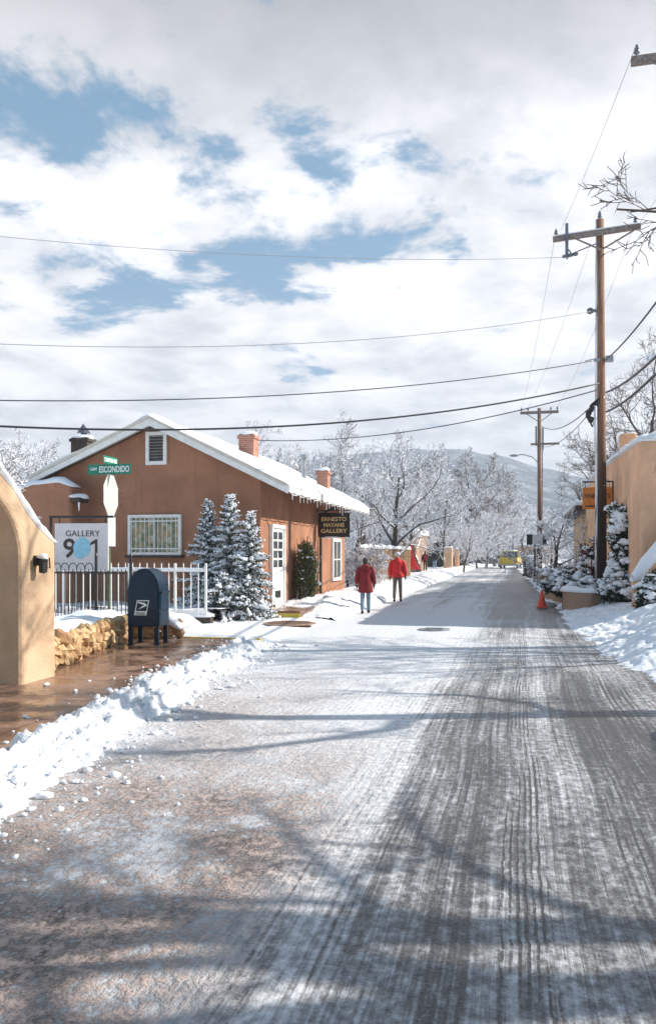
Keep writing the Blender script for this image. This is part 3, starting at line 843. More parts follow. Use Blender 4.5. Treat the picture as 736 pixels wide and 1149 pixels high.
# wall lamp
ly = yat(39.5, GX); lz = zat(GX, ly, 632)
lamp = thing('wall_lamp', 'small black wall lamp capped with snow on the tan gateway', 'lamp', (GX, ly, lz)); lamp.scale = (.8, .8, .8)
lm = MB(); lm.box((.03, 0, .04), (.06, .1, .16)); lm.tube([(.04, 0, .06), (.13, 0, .1), (.15, 0, .06)], .014, 6); lm.build('bracket', M['iron'], lamp)
lm = MB(); lm.lathe([(.03, -.16), (.07, -.14), (.075, .02), (.09, .04), (.02, .09)], (.14, 0, 0), 6); lm.build('lantern', M['iron'], lamp)
lm = MB(); lm.blob((.13, 0, .1), (.09, .09, .05), 3, .2, 2); lm.build('lamp_snow', M['snow_soft'], lamp, smooth=True)
hk = MB(); yk_ = yat(52, GX); zk = zat(GX, yk_, 632)
hk.tube([(GX+.02, yk_-.035, zk+.07), (GX+.03, yk_-.035, zk-.06), (GX+.03, yk_+.035, zk-.06), (GX+.02, yk_+.035, zk+.07)], .01, 5)
tag(hk.build('wall_hook', M['iron']), 'thin u shaped metal hook on the tan gateway beside the lamp', 'hook')

# ------------------------------------------------------------------ stone retaining wall with snow
p0 = Vector((-6.28, gy1+.15, 0)); p1 = Vector((-7.25, 13.9, 0)); p2 = Vector((-6.62, 14.15, 0))
sw1 = thing('stone_wall', 'low honey coloured fieldstone wall topped with snow beside the pavement', 'wall', tuple(p0))
st = MB(); rs = np.random.RandomState(4)
def stones(a, b, hh):
    L_ = (b-a).length; n_ = int(L_/.13); t = (b-a).normalized()
    for r_ in range(3):
        for k in range(n_):
            p = a+t*((k+.5*(r_ % 2)+rs.uniform(-.2, .2))*L_/n_)
            st.blob((p.x+rs.normal(0, .03), p.y+rs.normal(0, .02), .1+.09+r_*hh/3+rs.normal(0, .02)), (.10*rs.uniform(.8, 1.2), .085*rs.uniform(.8, 1.3), .10*rs.uniform(.8, 1.3)), int(rs.randint(9999)), .25, 2)
stones(p0, p1, .42); stones(p1, p2+Vector((1.3, .3, 0))*0+Vector((.0, 0, 0)), .42)
stones(p2, p2+Vector((.4, .05, 0)), .3)
st.build('stones', M['stone'], sw1, world=True, smooth=False)
capm = MB()
NN = 40; V = []
for i in range(NN+1):
    f = i/NN
    p = p0.lerp(p1, f)
    for k in range(16):
        s = k/15
        wv = .12+1.6*s
        z = .44+.17*float(fbm(f*9+3, s*3, 3))+.20*s*(1-s)*2 - (.16 if k == 0 else 0) - .05*(1-s)
        V.append((p.x+.10-wv*.93+.05, p.y+wv*.25, z))
capm.add(V, [(i*16+k, i*16+k+1, (i+1)*16+k+1, (i+1)*16+k) for i in range(NN) for k in range(15)])
capm.build('snow_cap', M['snow_soft'], sw1, world=True, smooth=True)
snow_cap([tuple(p1+Vector((0, 0, .50))), tuple(p2+Vector((0, .05, .48))), tuple(p2+Vector((.4, .05, .3)))], .5, .2, 'snow_cap', sw1, 9)

# ------------------------------------------------------------------ fences
def iron_fence():
    fy = 14.75; x0, x1 = -9.75, -7.75
    f = thing('iron_fence', 'black wrought iron fence with hooped top above the stone wall', 'fence', (x0, fy, 0))
    z0 = zat(-9, fy, 696); z1 = zat(-9, fy, 634)
    n_ = 22; bars = MB(); sp_ = (x1-x0)/n_
    for k in range(n_+1):
        bars.tube([(x0+k*sp_, fy, z0-.25), (x0+k*sp_, fy, z1-.08)], .010, 5)
    for k in range(0, n_-8, 2):
        c = x0+(k+1)*sp_
        bars.tube([(c+sp_*math.cos(a), fy, z1-.08+.12*math.sin(a)) for a in np.linspace(0, math.pi, 9)], .010, 5)
    bars.build('pickets', M['iron'], f, world=True)
    r = MB()
    for zz in (z0+.02, z1-.16): r.box(((x0+x1)/2, fy, zz), (x1-x0, .03, .03))
    r.build('rails', M['iron'], f, world=True)
    for xx in (x0+.0, xat(107, fy), xat(146, fy)):
        p = MB(); p.box((xx, fy+.03, (z0+z1)/2-.1), (.045, .045, z1-z0+.5)); p.lathe([(.02, 0), (.035, .04), (.003, .11)], (xx, fy+.03, z1+.15), 8); p.build('post', M['iron'], f, world=True)
iron_fence()
def edging():
    f = MB(); fy = 13.3
    a = Vector((xat(63, fy), fy, 0)); b = Vector((xat(128, 14.3), 14.3, 0))
    for k in range(26):
        p = a.lerp(b, k/25); z = .55-.12*k/25; tl = (k*37 % 7-3)*.012
        f.tube([(p.x, p.y, z-.1), (p.x+tl, p.y, z+.22)], .008, 5)
    f.tube([(a.x, a.y, .62), (b.x, b.y, .50)], .008, 5)
    tag(f.build('garden_edging', M['iron']), 'short spiked iron edging half buried in snow on the bank', 'edging')
edging()
def white_fence():
    fy = 17.55; x0, x1 = xat(55, fy), xat(231, fy)
    f = thing('picket_fence', 'white metal picket fence in front of the brown house', 'fence', (x0, fy, 0))
    z0 = zat(-8, fy, 690); z1 = zat(-8, fy, 634)
    n_ = int((x1-x0)/.185); b = MB()
    for k in range(n_+1):
        x = x0+(x1-x0)*k/n_
        b.box((x, fy, (z0+z1)/2), (.019, .019, z1-z0)); b.add([(x-.013, fy-.013, z1), (x+.013, fy-.013, z1), (x+.013, fy+.013, z1), (x-.013, fy+.013, z1), (x, fy, z1+.06)], [(0, 1, 4), (1, 2, 4), (2, 3, 4), (3, 0, 4)])
    b.build('pickets', M['white'], f, world=True)
    r = MB()
    for zz in (z0+.1, z1-.14): r.box(((x0+x1)/2, fy+.027, zz), (x1-x0, .022, .036))
    r.build('rails', M['white'], f, world=True)
    for px in (72, 145, 196.5, 231):
        xx = xat(px, fy); p = MB(); p.box((xx, fy, (z0+z1)/2), (.05, .05, z1-z0+.08)); p.build('post', M['white'], f, world=True, bevel=.008)
    snow_cap([(x0, fy+.02, z1-.115), (x1, fy+.02, z1-.115)], .06, .05, 'rail_snow', f, 12, across=(0, 1, 0))
    # low dark kerb wall with snow at its foot
    k = thing('kerb_wall', 'low dark kerb wall with snow under the white picket fence', 'wall', (x0, fy+.1, 0))
    m_ = MB(); m_.box(((x0+x1)/2-.1, fy+.14, (z0)/2-.02), (x1-x0+.4, .2, z0+.02)); m_.build('wall', M['darkwood'], k, world=True, bevel=.02)
    snow_cap([(x0, fy+.16, z0-.03), (x1+.1, fy+.16, z0-.03)], .26, .17, 'snow_cap', k, 13, across=(0, 1, 0))
white_fence()
fg = MB(); fg.grid(np.linspace(-15, -6.9, 60), np.linspace(17.7, 20.6, 20), lambda X, Y: .30+.14*fbm(X, Y, 3))
setting(fg.build('snow_yard', M['snow_soft'], smooth=True))

# ------------------------------------------------------------------ GALLERY sign
gyy = 15.2
gx0, gx1 = xat(64.5, gyy), xat(126, gyy+.25)
gz1, gz0 = zat(gx0, gyy, 587.5), zat(gx0, gyy, 640)
gs = thing('gallery_sign', 'white hanging sign reading GALLERY 91 with a pale blue disc', 'sign', ((gx0+gx1)/2, gyy, (gz0+gz1)/2), R(11))
gw, gh = gx1-gx0, gz1-gz0
b_ = MB(); b_.box((0, 0, 0), (gw, .035, gh)); b_.build('board', M['signwhite'], gs, bevel=.004)
lettering('GALLERY', .2, M['inkbrown'], gs, (.03, -.021, gh*.285), 0, gw*.64, gh*.125)
lettering('9', .5, M['inkbrown'], gs, (-gw*.225, -.021, -gh*.03), 0, gw*.23, gh*.42, bold=.008)
m1 = MB(); q_ = gh*.42
m1.prism([(.02, -.5), (.15, -.5), (.15, .5), (.05, .5), (-.20, .33), (-.20, .20), (.02, .30)][::-1], -.019, -.026, lambda u, v, w_: (gw*.245+u*q_, w_, -gh*.05+v*q_)); m1.build('lettering', M['inkbrown'], gs)
dd = MB(); n_ = 40
poly = []
for k in range(n_):
    a = 2*math.pi*k/n_; r_ = 1+.05*math.sin(2*a+.5)+.03*math.sin(5*a)-(.18 if 5.0 < a < 5.4 else 0)
    poly.append((gw*.01+gw*.185*r_*math.cos(a)*.85, -gh*.03+gh*.235*r_*math.sin(a)))
dd.prism(poly, -.020, -.027, lambda u, v, q: (u, q, v)); dd.build('blue_disc', M['skyblue'], gs)
fr = MB()
ax = -gw/2-.1
zt = gh/2+.14
fr.tube([(ax, .03, -gz0-gh/2+.1), (ax, .03, zt)], .03, 8)
fr.box((ax+gw/2+.08, .03, zt), (gw+.22, .04, .045))
for q in (-.42, .44): fr.tube([(gw*q, .02, zt), (gw*q, .0, gh/2-.05)], .012, 5)
fr.build('hanging_frame', M['iron'], gs)

# ------------------------------------------------------------------ street sign post
py_ = 15.9; pxx = xat(122.5, py_)
sp_ = thing('street_sign_post', 'green post with CAM ESCONDIDO street blade and the back of a stop sign', 'street sign', (pxx, py_, 0))
Z = lambda v: zat(pxx, py_, v)
m_ = MB(); m_.tube([(0, 0, -.1), (0, 0, Z(523))], .032, 8); m_.build('post', M['signpost'], sp_)
bw = xat(148, py_)-xat(100, py_); bx = (xat(148, py_)+xat(100, py_))/2-pxx; bh = Z(521)-Z(532.5)
m_ = MB(); m_.box((0, 0, 0), (bw, .012, bh)); bl = m_.build('name_blade', M['signgreen'], sp_, bevel=.004); bl.location = (bx, -.04, (Z(521)+Z(532.5))/2)
lettering('ESCONDIDO', .2, M['letterwhite'], bl, (bw*.115, -.008, 0), 0, bw*.70, bh*.62, bold=.004)
lettering('CAM', .1, M['letterwhite'], bl, (-bw*.37, -.008, bh*.06), 0, bw*.15, bh*.30, bold=.003)
bh2 = Z(513)-Z(521.5)
m_ = MB(); m_.box((0, 0, 0), (.012, .62, bh2)); b2 = m_.build('cross_blade', M['signgreen'], sp_, bevel=.004); b2.location = (.03, 0, (Z(513)+Z(521.5))/2+.01)
lettering('CANYON RD', .1, M['letterwhite'], b2, (.008, 0, 0), R(90), .54, bh2*.55, bold=.003)
m_ = MB(); zc_ = (Z(533)+Z(579))/2; rr = (Z(533)-Z(579))/2/math.cos(R(22.5))
poly = [(rr*math.cos(R(22.5+45*k)), rr*math.sin(R(22.5+45*k))) for k in range(8)]
m_.prism(poly, .036, .042, lambda u, v, q: (q, u, v)); o_ = m_.build('stop_sign_back', M['alum'], sp_); o_.location = (0, 0, zc_); o_.rotation_euler = (0, 0, R(9))
m_ = MB(); hh = Z(580)-Z(613); m_.box((0, 0, 0), (.006, .46, hh)); o_ = m_.build('plate_back', M['alum'], sp_); o_.rotation_euler = (0, 0, R(8)); o_.location = (.038, .04, (Z(580)+Z(613))/2)

# ------------------------------------------------------------------ mailbox
mx, my = gnd(166.5, 722.5, .10)
mb_ = thing('mailbox', 'dark blue street mailbox with a rounded top and white eagle label', 'mailbox', (mx, my, .10), R(5))
bw, bd = .57, .52
zb, zs = .32, .95
prof = [(-bw/2, zb)]+[(bw/2, zb)]+[(bw/2*math.cos(a), zs+.40*math.sin(a)) for a in np.linspace(0, math.pi, 21)]
m_ = MB(); m_.prism(prof, -bd/2, bd/2, lambda u, v, q: (u, q, v)); body = m_.build('body', M['mailblue'], mb_, bevel=.02)
m_ = MB(); prof2 = [((bw/2+.012)*math.cos(a), zs+.412*math.sin(a)) for a in np.linspace(0, math.pi, 21)]
prof2 = [(-bw/2-.012, zb+.02)]+prof2[::-1]+[(bw/2+.012, zb+.02)]
inner = [(u*.93, zs+(v-zs)*.93 if v > zs else v) for u, v in prof2]
n_ = len(prof2)
def rim(y):
    vs = [(u, y-.014, v) for u, v in prof2]+[(u, y+.014, v) for u, v in prof2]
    m_.add(vs, [(i, i+1, n_+i+1, n_+i) for i in range(n_-1)])
rim(-bd/2+.02); rim(bd/2-.02); m_.build('rim', M['mailblue'], mb_)
m_ = MB(); m_.box((bw/2+.012, 0, .78), (.024, bd-.1, .30)); m_.box((bw/2+.025, 0, .93), (.05, bd-.08, .03)); m_.build('chute_door', M['mailblue'], mb_, bevel=.006)
m_ = MB(); m_.box((bw/2+.008, 0, .48), (.016, bd-.1, .24)); m_.build('collection_door', M['mailblue'], mb_, bevel=.005)
for sx in (-1, 1):
    for sy in (-1, 1):
        m_ = MB(); m_.box((sx*(bw/2-.045), sy*(bd/2-.035), .17), (.075, .05, .34)); m_.box((sx*(bw/2-.045), sy*(bd/2-.035), .008), (.11, .09, .016)); m_.build('leg', M['mailblue'], mb_, bevel=.006)
def skew(u, v): return (u+.20*v, v)
lw, lh = .225, .265
def plate(poly, y0, y1, mat, nm, c=(-.02, .66)):
    m_ = MB(); m_.prism([tuple(np.add(skew(u, v), c)) for u, v in poly], y0, y1, lambda u, v, q: (u, q, v)); return m_.build(nm, mat, mb_)
plate([(-lw/2, -lh/2), (lw/2, -lh/2), (lw/2, lh/2), (-lw/2, lh/2)], -bd/2-.004, -bd/2-.008, M['letterwhite'], 'label')
plate([(-lw/2+.016, -lh/2+.075), (lw/2-.016, -lh/2+.075), (lw/2-.016, lh/2-.016), (-lw/2+.016, lh/2-.016)], -bd/2-.0085, -bd/2-.011, M['mailblue'], 'label_field')
plate([(-.085, .105), (.04, .085), (.085, .055), (.088, .035), (-.06, -.03), (.0, .025), (.04, .045), (.01, .06), (-.085, .085)], -bd/2-.0115, -bd/2-.014, M['letterwhite'], 'eagle_emblem')
lettering('UNITED STATES\nPOSTAL SERVICE', .03, M['mailblue'], mb_, (-.042, -bd/2-.011, .66-.103), 0, .17, .042)

# ------------------------------------------------------------------ right adobe building
BX = 2.92; BY0 = yat(719, BX); BY1 = yat(657, BX)
bld = thing('adobe_building', 'peach adobe building with a snowy stepped parapet at the right', 'building', (BX, BY0, 0))
zc0 = zat(BX, BY0, 491)
zc1 = zat(BX, yat(682, BX), 521); zc2 = zat(BX, yat(661, BX), 540); zc3 = zat(BX, BY1, 552)
pr = [(BY0, -.1), (BY1, -.1), (BY1, zc3-.3), (yat(659, BX), zc2-.08), (yat(664, BX), zc2), (yat(682, BX), zc1), (BY0+2.0, zc0+.03), (BY0+.15, zc0), (BY0, zc0-.12)]
m_ = MB(); m_.prism(pr, BX, BX+9, lambda u, v, q: (q, u, v)); m_.build('wall', M['peach'], bld, world=True, bevel=.10, seg=4)
snow_cap([(BX+.2, BY0+.02, zc0-.06), (BX+.2, BY0+2, zc0+.02), (BX+.2, yat(682, BX), zc1), (BX+.2, yat(664, BX), zc2), (BX+.2, BY1, zc3-.2)], .62, .2, 'parapet_snow', bld, 21, across=(1, 0, 0))
snow_cap([(BX+.1, BY0+.25, zc0-.02), (BX+8.8, BY0+.25, zc0+.02)], .62, .2, 'parapet_snow', bld, 22, across=(0, 1, 0))
chx = BX+.8; chy = yat(704, chx); z1 = zat(chx, chy, 487)
m_ = MB(); m_.box((chx, chy, z1-.6), (.55, .6, 1.2)); m_.build('chimney', M['peach'], bld, world=True, bevel=.08, seg=3)
# lower wing behind
B2 = thing('adobe_wing', 'low tan adobe wing with snow on its roof behind the peach building', 'building', (BX+.1, BY1, 0))
yw1 = BY1+11
zw = zat(BX, BY1+2, 574)
m_ = MB(); m_.box((BX+.12+3, (BY1+yw1)/2, zw/2-.05), (6, yw1-BY1-.01, zw+.1)); m_.build('wall', M['gate'], B2, world=True, bevel=.08, seg=3)
m_ = MB(); m_.box((BX+.0+3, (BY1+yw1)/2, zw+.09), (6.9, yw1-BY1+.2, .18)); rfo = m_.build('roof', M['darkwood'], B2, world=True)
m_ = MB(); m_.box((BX+.0+3, (BY1+yw1)/2, zw+.29), (7.0, yw1-BY1+.3, .22)); m_.build('roof_snow', M['snow_soft'], B2, world=True, bevel=.09, seg=3)
for yy in (BY1+1.6, BY1+4.4):
    m_ = MB(); m_.box((BX+.11, yy, 1.55), (.02, .75, 1.25)); w_ = m_.build('window', M['glass'], B2, world=True)
    m_ = MB(); 
    for (a, b, c, d) in ((0, -.66, .95, .1), (0, .66, .95, .1), (-.43, 0, .1, 1.3), (.43, 0, .1, 1.3)): m_.box((.0, a, b), (.07, c, d))
    fo_ = m_.build('frame', M['darkwood'], w_); fo_.location = (BX+.09-B2.location.x, yy-B2.location.y, 1.55)
# orange sign on a bracket
oy = yat(672, BX-.35)
oy = 27.6
ox1 = BX-.04; ox0 = xat(653.5, oy)
oz1, oz0 = zat(ox0, oy, 547), zat(ox0, oy, 571.5)
# sign runs along the wall, read from the street corner: board turned partly to the viewer
osx0, osx1 = xat(654, 33.2), 0
os_ = thing('hanging_sign', 'orange hanging sign reading FINE ARTS on a black bracket at the peach wall', 'sign', ((ox0+ox1)/2, oy, (oz0+oz1)/2))
ow, oh = ox1-ox0, oz1-oz0
m_ = MB(); m_.box((0, 0, 0), (ow, .05, oh)); m_.build('board', M['orange'], os_, bevel=.005)
lettering('FINE ARTS', .2, M['inkbrown'], os_, (0, -.028, oh*.1), 0, ow*.86, oh*.2, bold=.003)
m_ = MB(); m_.box((0, -.028, -oh*.36), (ow*.82, .004, oh*.07)); m_.build('stripe', M['inkbrown'], os_)
m_ = MB(); m_.tube([(-ow/2, 0, oh/2+.18), (ow/2+.04, 0, oh/2+.18)], .025, 6); m_.tube([(ow/2+.02, 0, oh/2+.18), (ow/2+.02, 0, -oh/2)], .03, 6)
for q in (-.4, .4): m_.tube([(ow*q, 0, oh/2+.18), (ow*q, 0, oh/2-.02)], .01, 5)
m_.build('bracket', M['iron'], os_)
m_ = MB(); m_.blob((.0, 0, oh/2+.23), (ow*.38, .05, .05), 5, .2, 2); m_.build('sign_snow', M['snow_soft'], os_, smooth=True)

# low garden wall in front with a thick sloping snow cap at the right edge
lw_ = thing('garden_wall', 'low tan adobe garden wall under a thick slanting snow slab at right edge', 'wall', (3.0, 20.6, 0))
gy_ = 20.7
a0 = xat(711, gy_); 
zl = [(a0, zat(a0, gy_, 648)), (xat(722, gy_), zat(a0, gy_, 637)), (xat(736, gy_), zat(a0, gy_, 620)), (xat(760, gy_), zat(a0, gy_, 596)), (xat(830, gy_), zat(a0, gy_, 590))]
m_ = MB(); m_.prism([(a0-.05, .1), (zl[-1][0], .1)]+[(x, z) for x, z in zl[::-1]], gy_-.16, gy_+.16, lambda u, v, q: (u, q, v)); m_.build('wall', M['peach'], lw_, world=True, bevel=.08, seg=3)
m_ = MB()
V = []; F = []
for i in range(25):
    f = i/24*4; k = min(3, int(f)); t = f-k
    x = zl[k][0]*(1-t)+zl[k+1][0]*t; z = zl[k][1]*(1-t)+zl[k+1][1]*t
    th_ = (.16+.1*float(fbm(i*.2, 3.3, 2)))*min(1, .25+i/7)
    for (dy, dz) in ((-.24, -.05-1.0*th_), (-.30, -.02), (-.22, th_*.7), (.05, th_), (.30, th_*.5), (.30, -.1)):
        V.append((x-.06, gy_+dy, z+dz))
F = [(i*6+k, i*6+k+1, (i+1)*6+k+1, (i+1)*6+k) for i in range(24) for k in range(5)]+[(i*6+5, i*6, (i+1)*6, (i+1)*6+5) for i in range(24)]+[tuple(range(6))]
m_.add(V, F); m_.build('snow_slab', M['snow_soft'], lw_, world=True, smooth=True)

# planters by the road
def planter(px0, py0, px1, py1, h0, seed, lab, z=.06, nm='planter_wall'):
    a = Vector((*gnd(px0, py0, z), 0)); b = Vector((*gnd(px1, py1, z), 0))
    pl = thing(nm, lab, 'planter', tuple(a))
    n_ = 14; out = []; 
    mid = (a+b)/2; t = (b-a); nrm = Vector((-t.y, t.x, 0)).normalized()
    if nrm.y > 0: nrm = -nrm
    for i in range(n_+1):
        f = i/n_; p = a.lerp(b, f)+nrm*(.28*math.sin(math.pi*f)**.7); out.append(p)
    V = []; 
    for p in out: V += [(p.x, p.y, -.05), (p.x, p.y, h0), (p.x-nrm.x*.26, p.y-nrm.y*.26, h0), (p.x-nrm.x*.26, p.y-nrm.y*.26, -.05)]
    F = [(i*4+k, i*4+(k+1) % 4, (i+1)*4+(k+1) % 4, (i+1)*4+k) for i in range(n_) for k in range(4)]+[(0, 1, 2, 3), tuple(n_*4+k for k in (3, 2, 1, 0))]
    m_ = MB(); m_.add(V, F); m_.build('wall', M['planter'], pl, world=True, bevel=.05, seg=3)
    snow_cap([(p.x-nrm.x*.16, p.y-nrm.y*.16, h0-.01) for p in out], .42, .15, 'snow_cap', pl, seed)
    return a, b
planter(632, 683, 665, 686, .62, 31, 'curved brown adobe planter wall with snow nearest the utility pole')
planter(612, 668, 640, 678, .62, 32, 'brown adobe planter wall with snow behind the orange cone', z=.05)
planter(601, 652, 607, 654, .75, 33, 'small far adobe planter block with snow beside the distant pole', z=.05)

# ------------------------------------------------------------------ utility poles
def insulator(mb, p, s=1.0):
    mb.lathe([(.018*s, 0), (.018*s, .06*s), (.06*s, .07*s), (.065*s, .10*s), (.04*s, .12*s), (.055*s, .14*s), (.05*s, .18*s), (.025*s, .21*s), (.03*s, .24*s), (.01*s, .25*s)], p, 8)
P1D = 25.3; P1 = atd(674, P1D)
P1z = zat(*P1, 246)
pole1 = thing('utility_pole', 'tall wooden utility pole with one crossarm by the peach building', 'utility pole', (P1[0], P1[1], .2))
Zp = lambda v: zat(*P1, v)-.2
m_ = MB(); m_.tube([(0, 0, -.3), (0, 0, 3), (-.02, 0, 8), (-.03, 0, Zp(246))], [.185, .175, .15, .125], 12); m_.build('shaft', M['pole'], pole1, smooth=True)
ax0, ax1 = xat(620, P1[1])-P1[0], xat(718, P1[1])-P1[0]
za0, za1 = Zp(266), Zp(260)
m_ = MB(); ang_ = math.atan2(za1-za0, ax1-ax0); m_.box(((ax0+ax1)/2, -.18, (za0+za1)/2), (ax1-ax0, .12, .17), m=Matrix.Rotation(-ang_, 4, 'Y')); m_.build('crossarm', M['armwood'], pole1, bevel=.01)
zc_ = (za0+za1)/2
for s in (-1, 1):
    m_ = MB(); m_.tube([(s*.95, -.25, zc_-.05), (0, -.2, zc_-.55)], .028, 6); m_.build('arm_brace', M['armwood'], pole1)
for p_, k_ in (((ax0+.1, -.18, za0+.08), 1), ((ax1-.16, -.18, za1+.08), 1), ((-.03, 0, Zp(246)), 1.1)):
    m_ = MB(); insulator(m_, p_, k_); m_.build('insulator', M['insul'], pole1, smooth=True)
m_ = MB(); cxx = ax0+.42
m_.tube([(cxx, -.3, za0-.65), (cxx, -.3, za0+.42)], .05, 8); m_.tube([(cxx, -.3, za0-.35), (cxx+.12, -.3, za0-.5), (cxx, -.3, za0-.7)], .025, 6)
m_.build('fuse_cutout', M['insul'], pole1)
m_ = MB(); hx, hz = ax0+.45, Zp(287)
m_.tube([(0, -.1, Zp(272)), (hx, -.3, hz)], .02, 6)
for k in range(3): m_.lathe([(.02, -.05), (.085, -.03), (.085, .03), (.02, .05)], (hx-.02-.16*k+.25, -.3, hz+.02-.02*k), 8)
m_.build('strain_insulator', M['insul'], pole1)
m_ = MB(); z_ = Zp(349); m_.tube([(-.15, -.1, z_), (-.32, -.12, z_)], .05, 6); m_.lathe([(.03, -.1), (.1, -.06), (.1, .06), (.03, .1)], (-.33, -.12, z_), 8); m_.build('spool_insulator', M['insul'], pole1)
m_ = MB(); z_ = Zp(404); m_.box((.25, -.12, z_), (.24, .14, .2)); m_.build('splice_box', M['metal'], pole1, bevel=.02); m_ = MB(); m_.box((-.14, -.2, z_-.03), (.2, .06, .1)); m_.tube([(-.25, -.2, z_), (-.5, -.2, z_-.05)], .02, 5); m_.build('cable_clamp', M['metal'], pole1, bevel=.02)
m_ = MB(); z_ = Zp(458)
for k, (dx, dz, r_) in enumerate([(-.28, 0, .09), (-.38, -.18, .1), (-.3, -.36, .09), (-.16, .12, .08), (-.2, -.5, .05)]): m_.blob((dx, -.15, z_+dz), (r_*.8, r_*.8, r_*1.4), k, .3, 2)
m_.tube([(-.05, -.15, z_+.3), (-.3, -.15, z_+.1), (-.42, -.15, z_-.3), (-.25, -.15, z_-.6)], .03, 6); m_.build('cable_loops', M['wire'], pole1)
m_ = MB(); m_.tube([(-.17, -.17, z_+.05), (-.17, -.19, z_-1.4)], .05, 8); m_.build('snowy_conduit', M['snow'], pole1, smooth=True)
m_ = MB(); m_.box(((ax0+ax1)/2, -.18, zc_+.105), (ax1-ax0-.1, .1, .035), m=Matrix.Rotation(-ang_, 4, 'Y')); m_.build('arm_snow', M['snow_soft'], pole1, bevel=.015)

# pole down the street
P2 = atd(605, 51); Z2 = lambda v: zat(*P2, v)
pole2 = thing('utility_pole', 'distant utility pole with two crossarms and a street lamp arm', 'utility pole', (P2[0], P2[1], 0))
m_ = MB(); m_.tube([(0, 0, -.1), (0, 0, Z2(458))], [.2, .12], 10); m_.build('shaft', M['pole'], pole2, smooth=True)
m_ = MB(); m_.box((0, -.15, Z2(463)), (2.35, .12, .17)); m_.build('crossarm', M['armwood'], pole2)
m_ = MB(); m_.box((.35, -.15, Z2(498.5)), (1.75, .1, .13)); m_.build('crossarm', M['armwood'], pole2)
for s in (-1, 1):
    m_ = MB(); m_.tube([(s*.8, -.18, Z2(464)), (0, -.14, Z2(474))], .03, 5); m_.build('arm_brace', M['armwood'], pole2)
for q in (-1.1, -.7, .7, 1.1):
    m_ = MB(); insulator(m_, (q, -.15, Z2(463)+.08)); m_.build('insulator', M['insul'], pole2)
m_ = MB(); m_.tube([(0, -.1, Z2(521)), (-.4, -.1, Z2(513)), (-1.0, -.1, Z2(509.5)), (-1.35, -.1, Z2(510))], .035, 6); arm = m_.build('lamp_arm', M['metal'], pole2)
m_ = MB(); m_.blob((-1.55, -.1, Z2(510.5)), (.32, .12, .09), 1, .05, 2); m_.build('lamp_head', M['metal'], pole2, smooth=True)
m_ = MB(); m_.tube([(.22, 0, Z2(480)), (.22, 0, Z2(505))], .055, 8); m_.tube([(-.2, 0, Z2(478)), (-.2, 0, Z2(500))], .05, 8); m_.tube([(.2, 0, Z2(505)), (.16, 0, Z2(600))], .03, 8); m_.build('cable_box', M['insul'], pole2)
# sign cluster on a post near the far pole
sb_ = atd(600, 47)
sc_ = thing('notice_board', 'small white and black board fixed beside the distant pole', 'sign', (sb_[0], sb_[1], 0))
zz0, zz1 = zat(*sb_, 611), zat(*sb_, 600)
m_ = MB(); m_.box((.15, 0, (zz0+zz1)/2), (.55, .06, zz1-zz0)); m_.build('white_panel', M['signwhite'], sc_)
for q, w_ in ((-.3, .33), (.55, .22)):
    m_ = MB(); m_.box((q, .02, (zz0+zz1)/2), (w_, .14, zz1-zz0+.04)); m_.build('dark_box', M['black'], sc_)
m_ = MB(); m_.tube([(.0, .06, 0), (.0, .06, zz0+.1)], .05, 8); m_.build('post', M['iron'], sc_)
# near pole, only its arm end reaches into the picture
P3 = atd(772, 14.9); Z3 = lambda v: zat(*P3, v)
pole3 = thing('utility_pole', 'nearest utility pole whose crossarm end juts in at top right', 'utility pole', (P3[0], P3[1], 0))
m_ = MB(); m_.tube([(0, 0, -.1), (0, 0, Z3(42))], [.19, .13], 12); m_.build('shaft', M['pole'], pole3, smooth=True)
m_ = MB(); a3 = xat(708, P3[1]-.18)-P3[0]; m_.box((0, -.18, Z3(66)), (-2*a3, .12, .15)); m_.build('crossarm', M['armwood'], pole3, bevel=.01)
for s in (-1, 1):
    m_ = MB(); insulator(m_, (s*(a3+.1), -.18, Z3(66)+.075), .9); m_.build('insulator', M['insul'], pole3, smooth=True)
    m_ = MB(); m_.tube([(s*.7, -.22, Z3(66)-.05), (0, -.2, Z3(66)-.5)], .025, 5); m_.build('arm_brace', M['armwood'], pole3)

# ------------------------------------------------------------------ overhead lines
def wire(a, b, sag, r, lab, mat='wire', mids=None, snow=False):
    pts = []
    a, b = Vector(a), Vector(b)
    for i in range(41):
        t = i/40; p = a.lerp(b, t); p.z -= sag*4*t*(1-t); pts.append(p)
    m_ = MB(); m_.tube(pts, r, 6)
    o = m_.build('overhead_line', M[mat], None, smooth=True); o['group'] = 'overhead lines over the street'
    return tag(o, lab, 'power line', 'overhead lines over the street')
def w3(px, py, d):
    x, y = atd(px, d); return (x, y, zat(x, y, py))
d1 = P1D-.15
PF = -60
wire(w3(637, 288, d1), w3(PF, 259, 19), .30, .0075, 'thin grey wire crossing the sky from the pole crossarm, highest of the street crossings', 'thinwire')
wire(w3(664, 349, d1), w3(PF, 383, 18.5), .50, .009, 'thin grey wire crossing below the crossarm, second street crossing from the top', 'thinwire')
wire(w3(664, 405, d1), w3(PF, 448, 18), .42, .014, 'dark cable above the house roof, third street crossing from the top', 'wire')
wire(w3(672, 430, d1-.1), w3(PF, 475, 17.5), .62, .026, 'thick black cable crossing just over the house gable', 'wire')
wire(w3(668, 438, d1), w3(290, 494, 33), .48, .017, 'cable descending from the tall pole to the roof behind the house', 'wire')
wire(w3(679, 404, d1), w3(760, 306, 12.5), .12, .02, 'cable rising from the pole clamp to the right edge, steepest of three', 'wire')
wire(w3(680, 440, d1), w3(765, 370, 13), .15, .028, 'thick black cable to the right edge, upper of the thick pair', 'wire')
wire(w3(680, 462, d1), w3(765, 388, 13), .15, .030, 'thick black cable to the right edge, lower of the thick pair', 'wire')
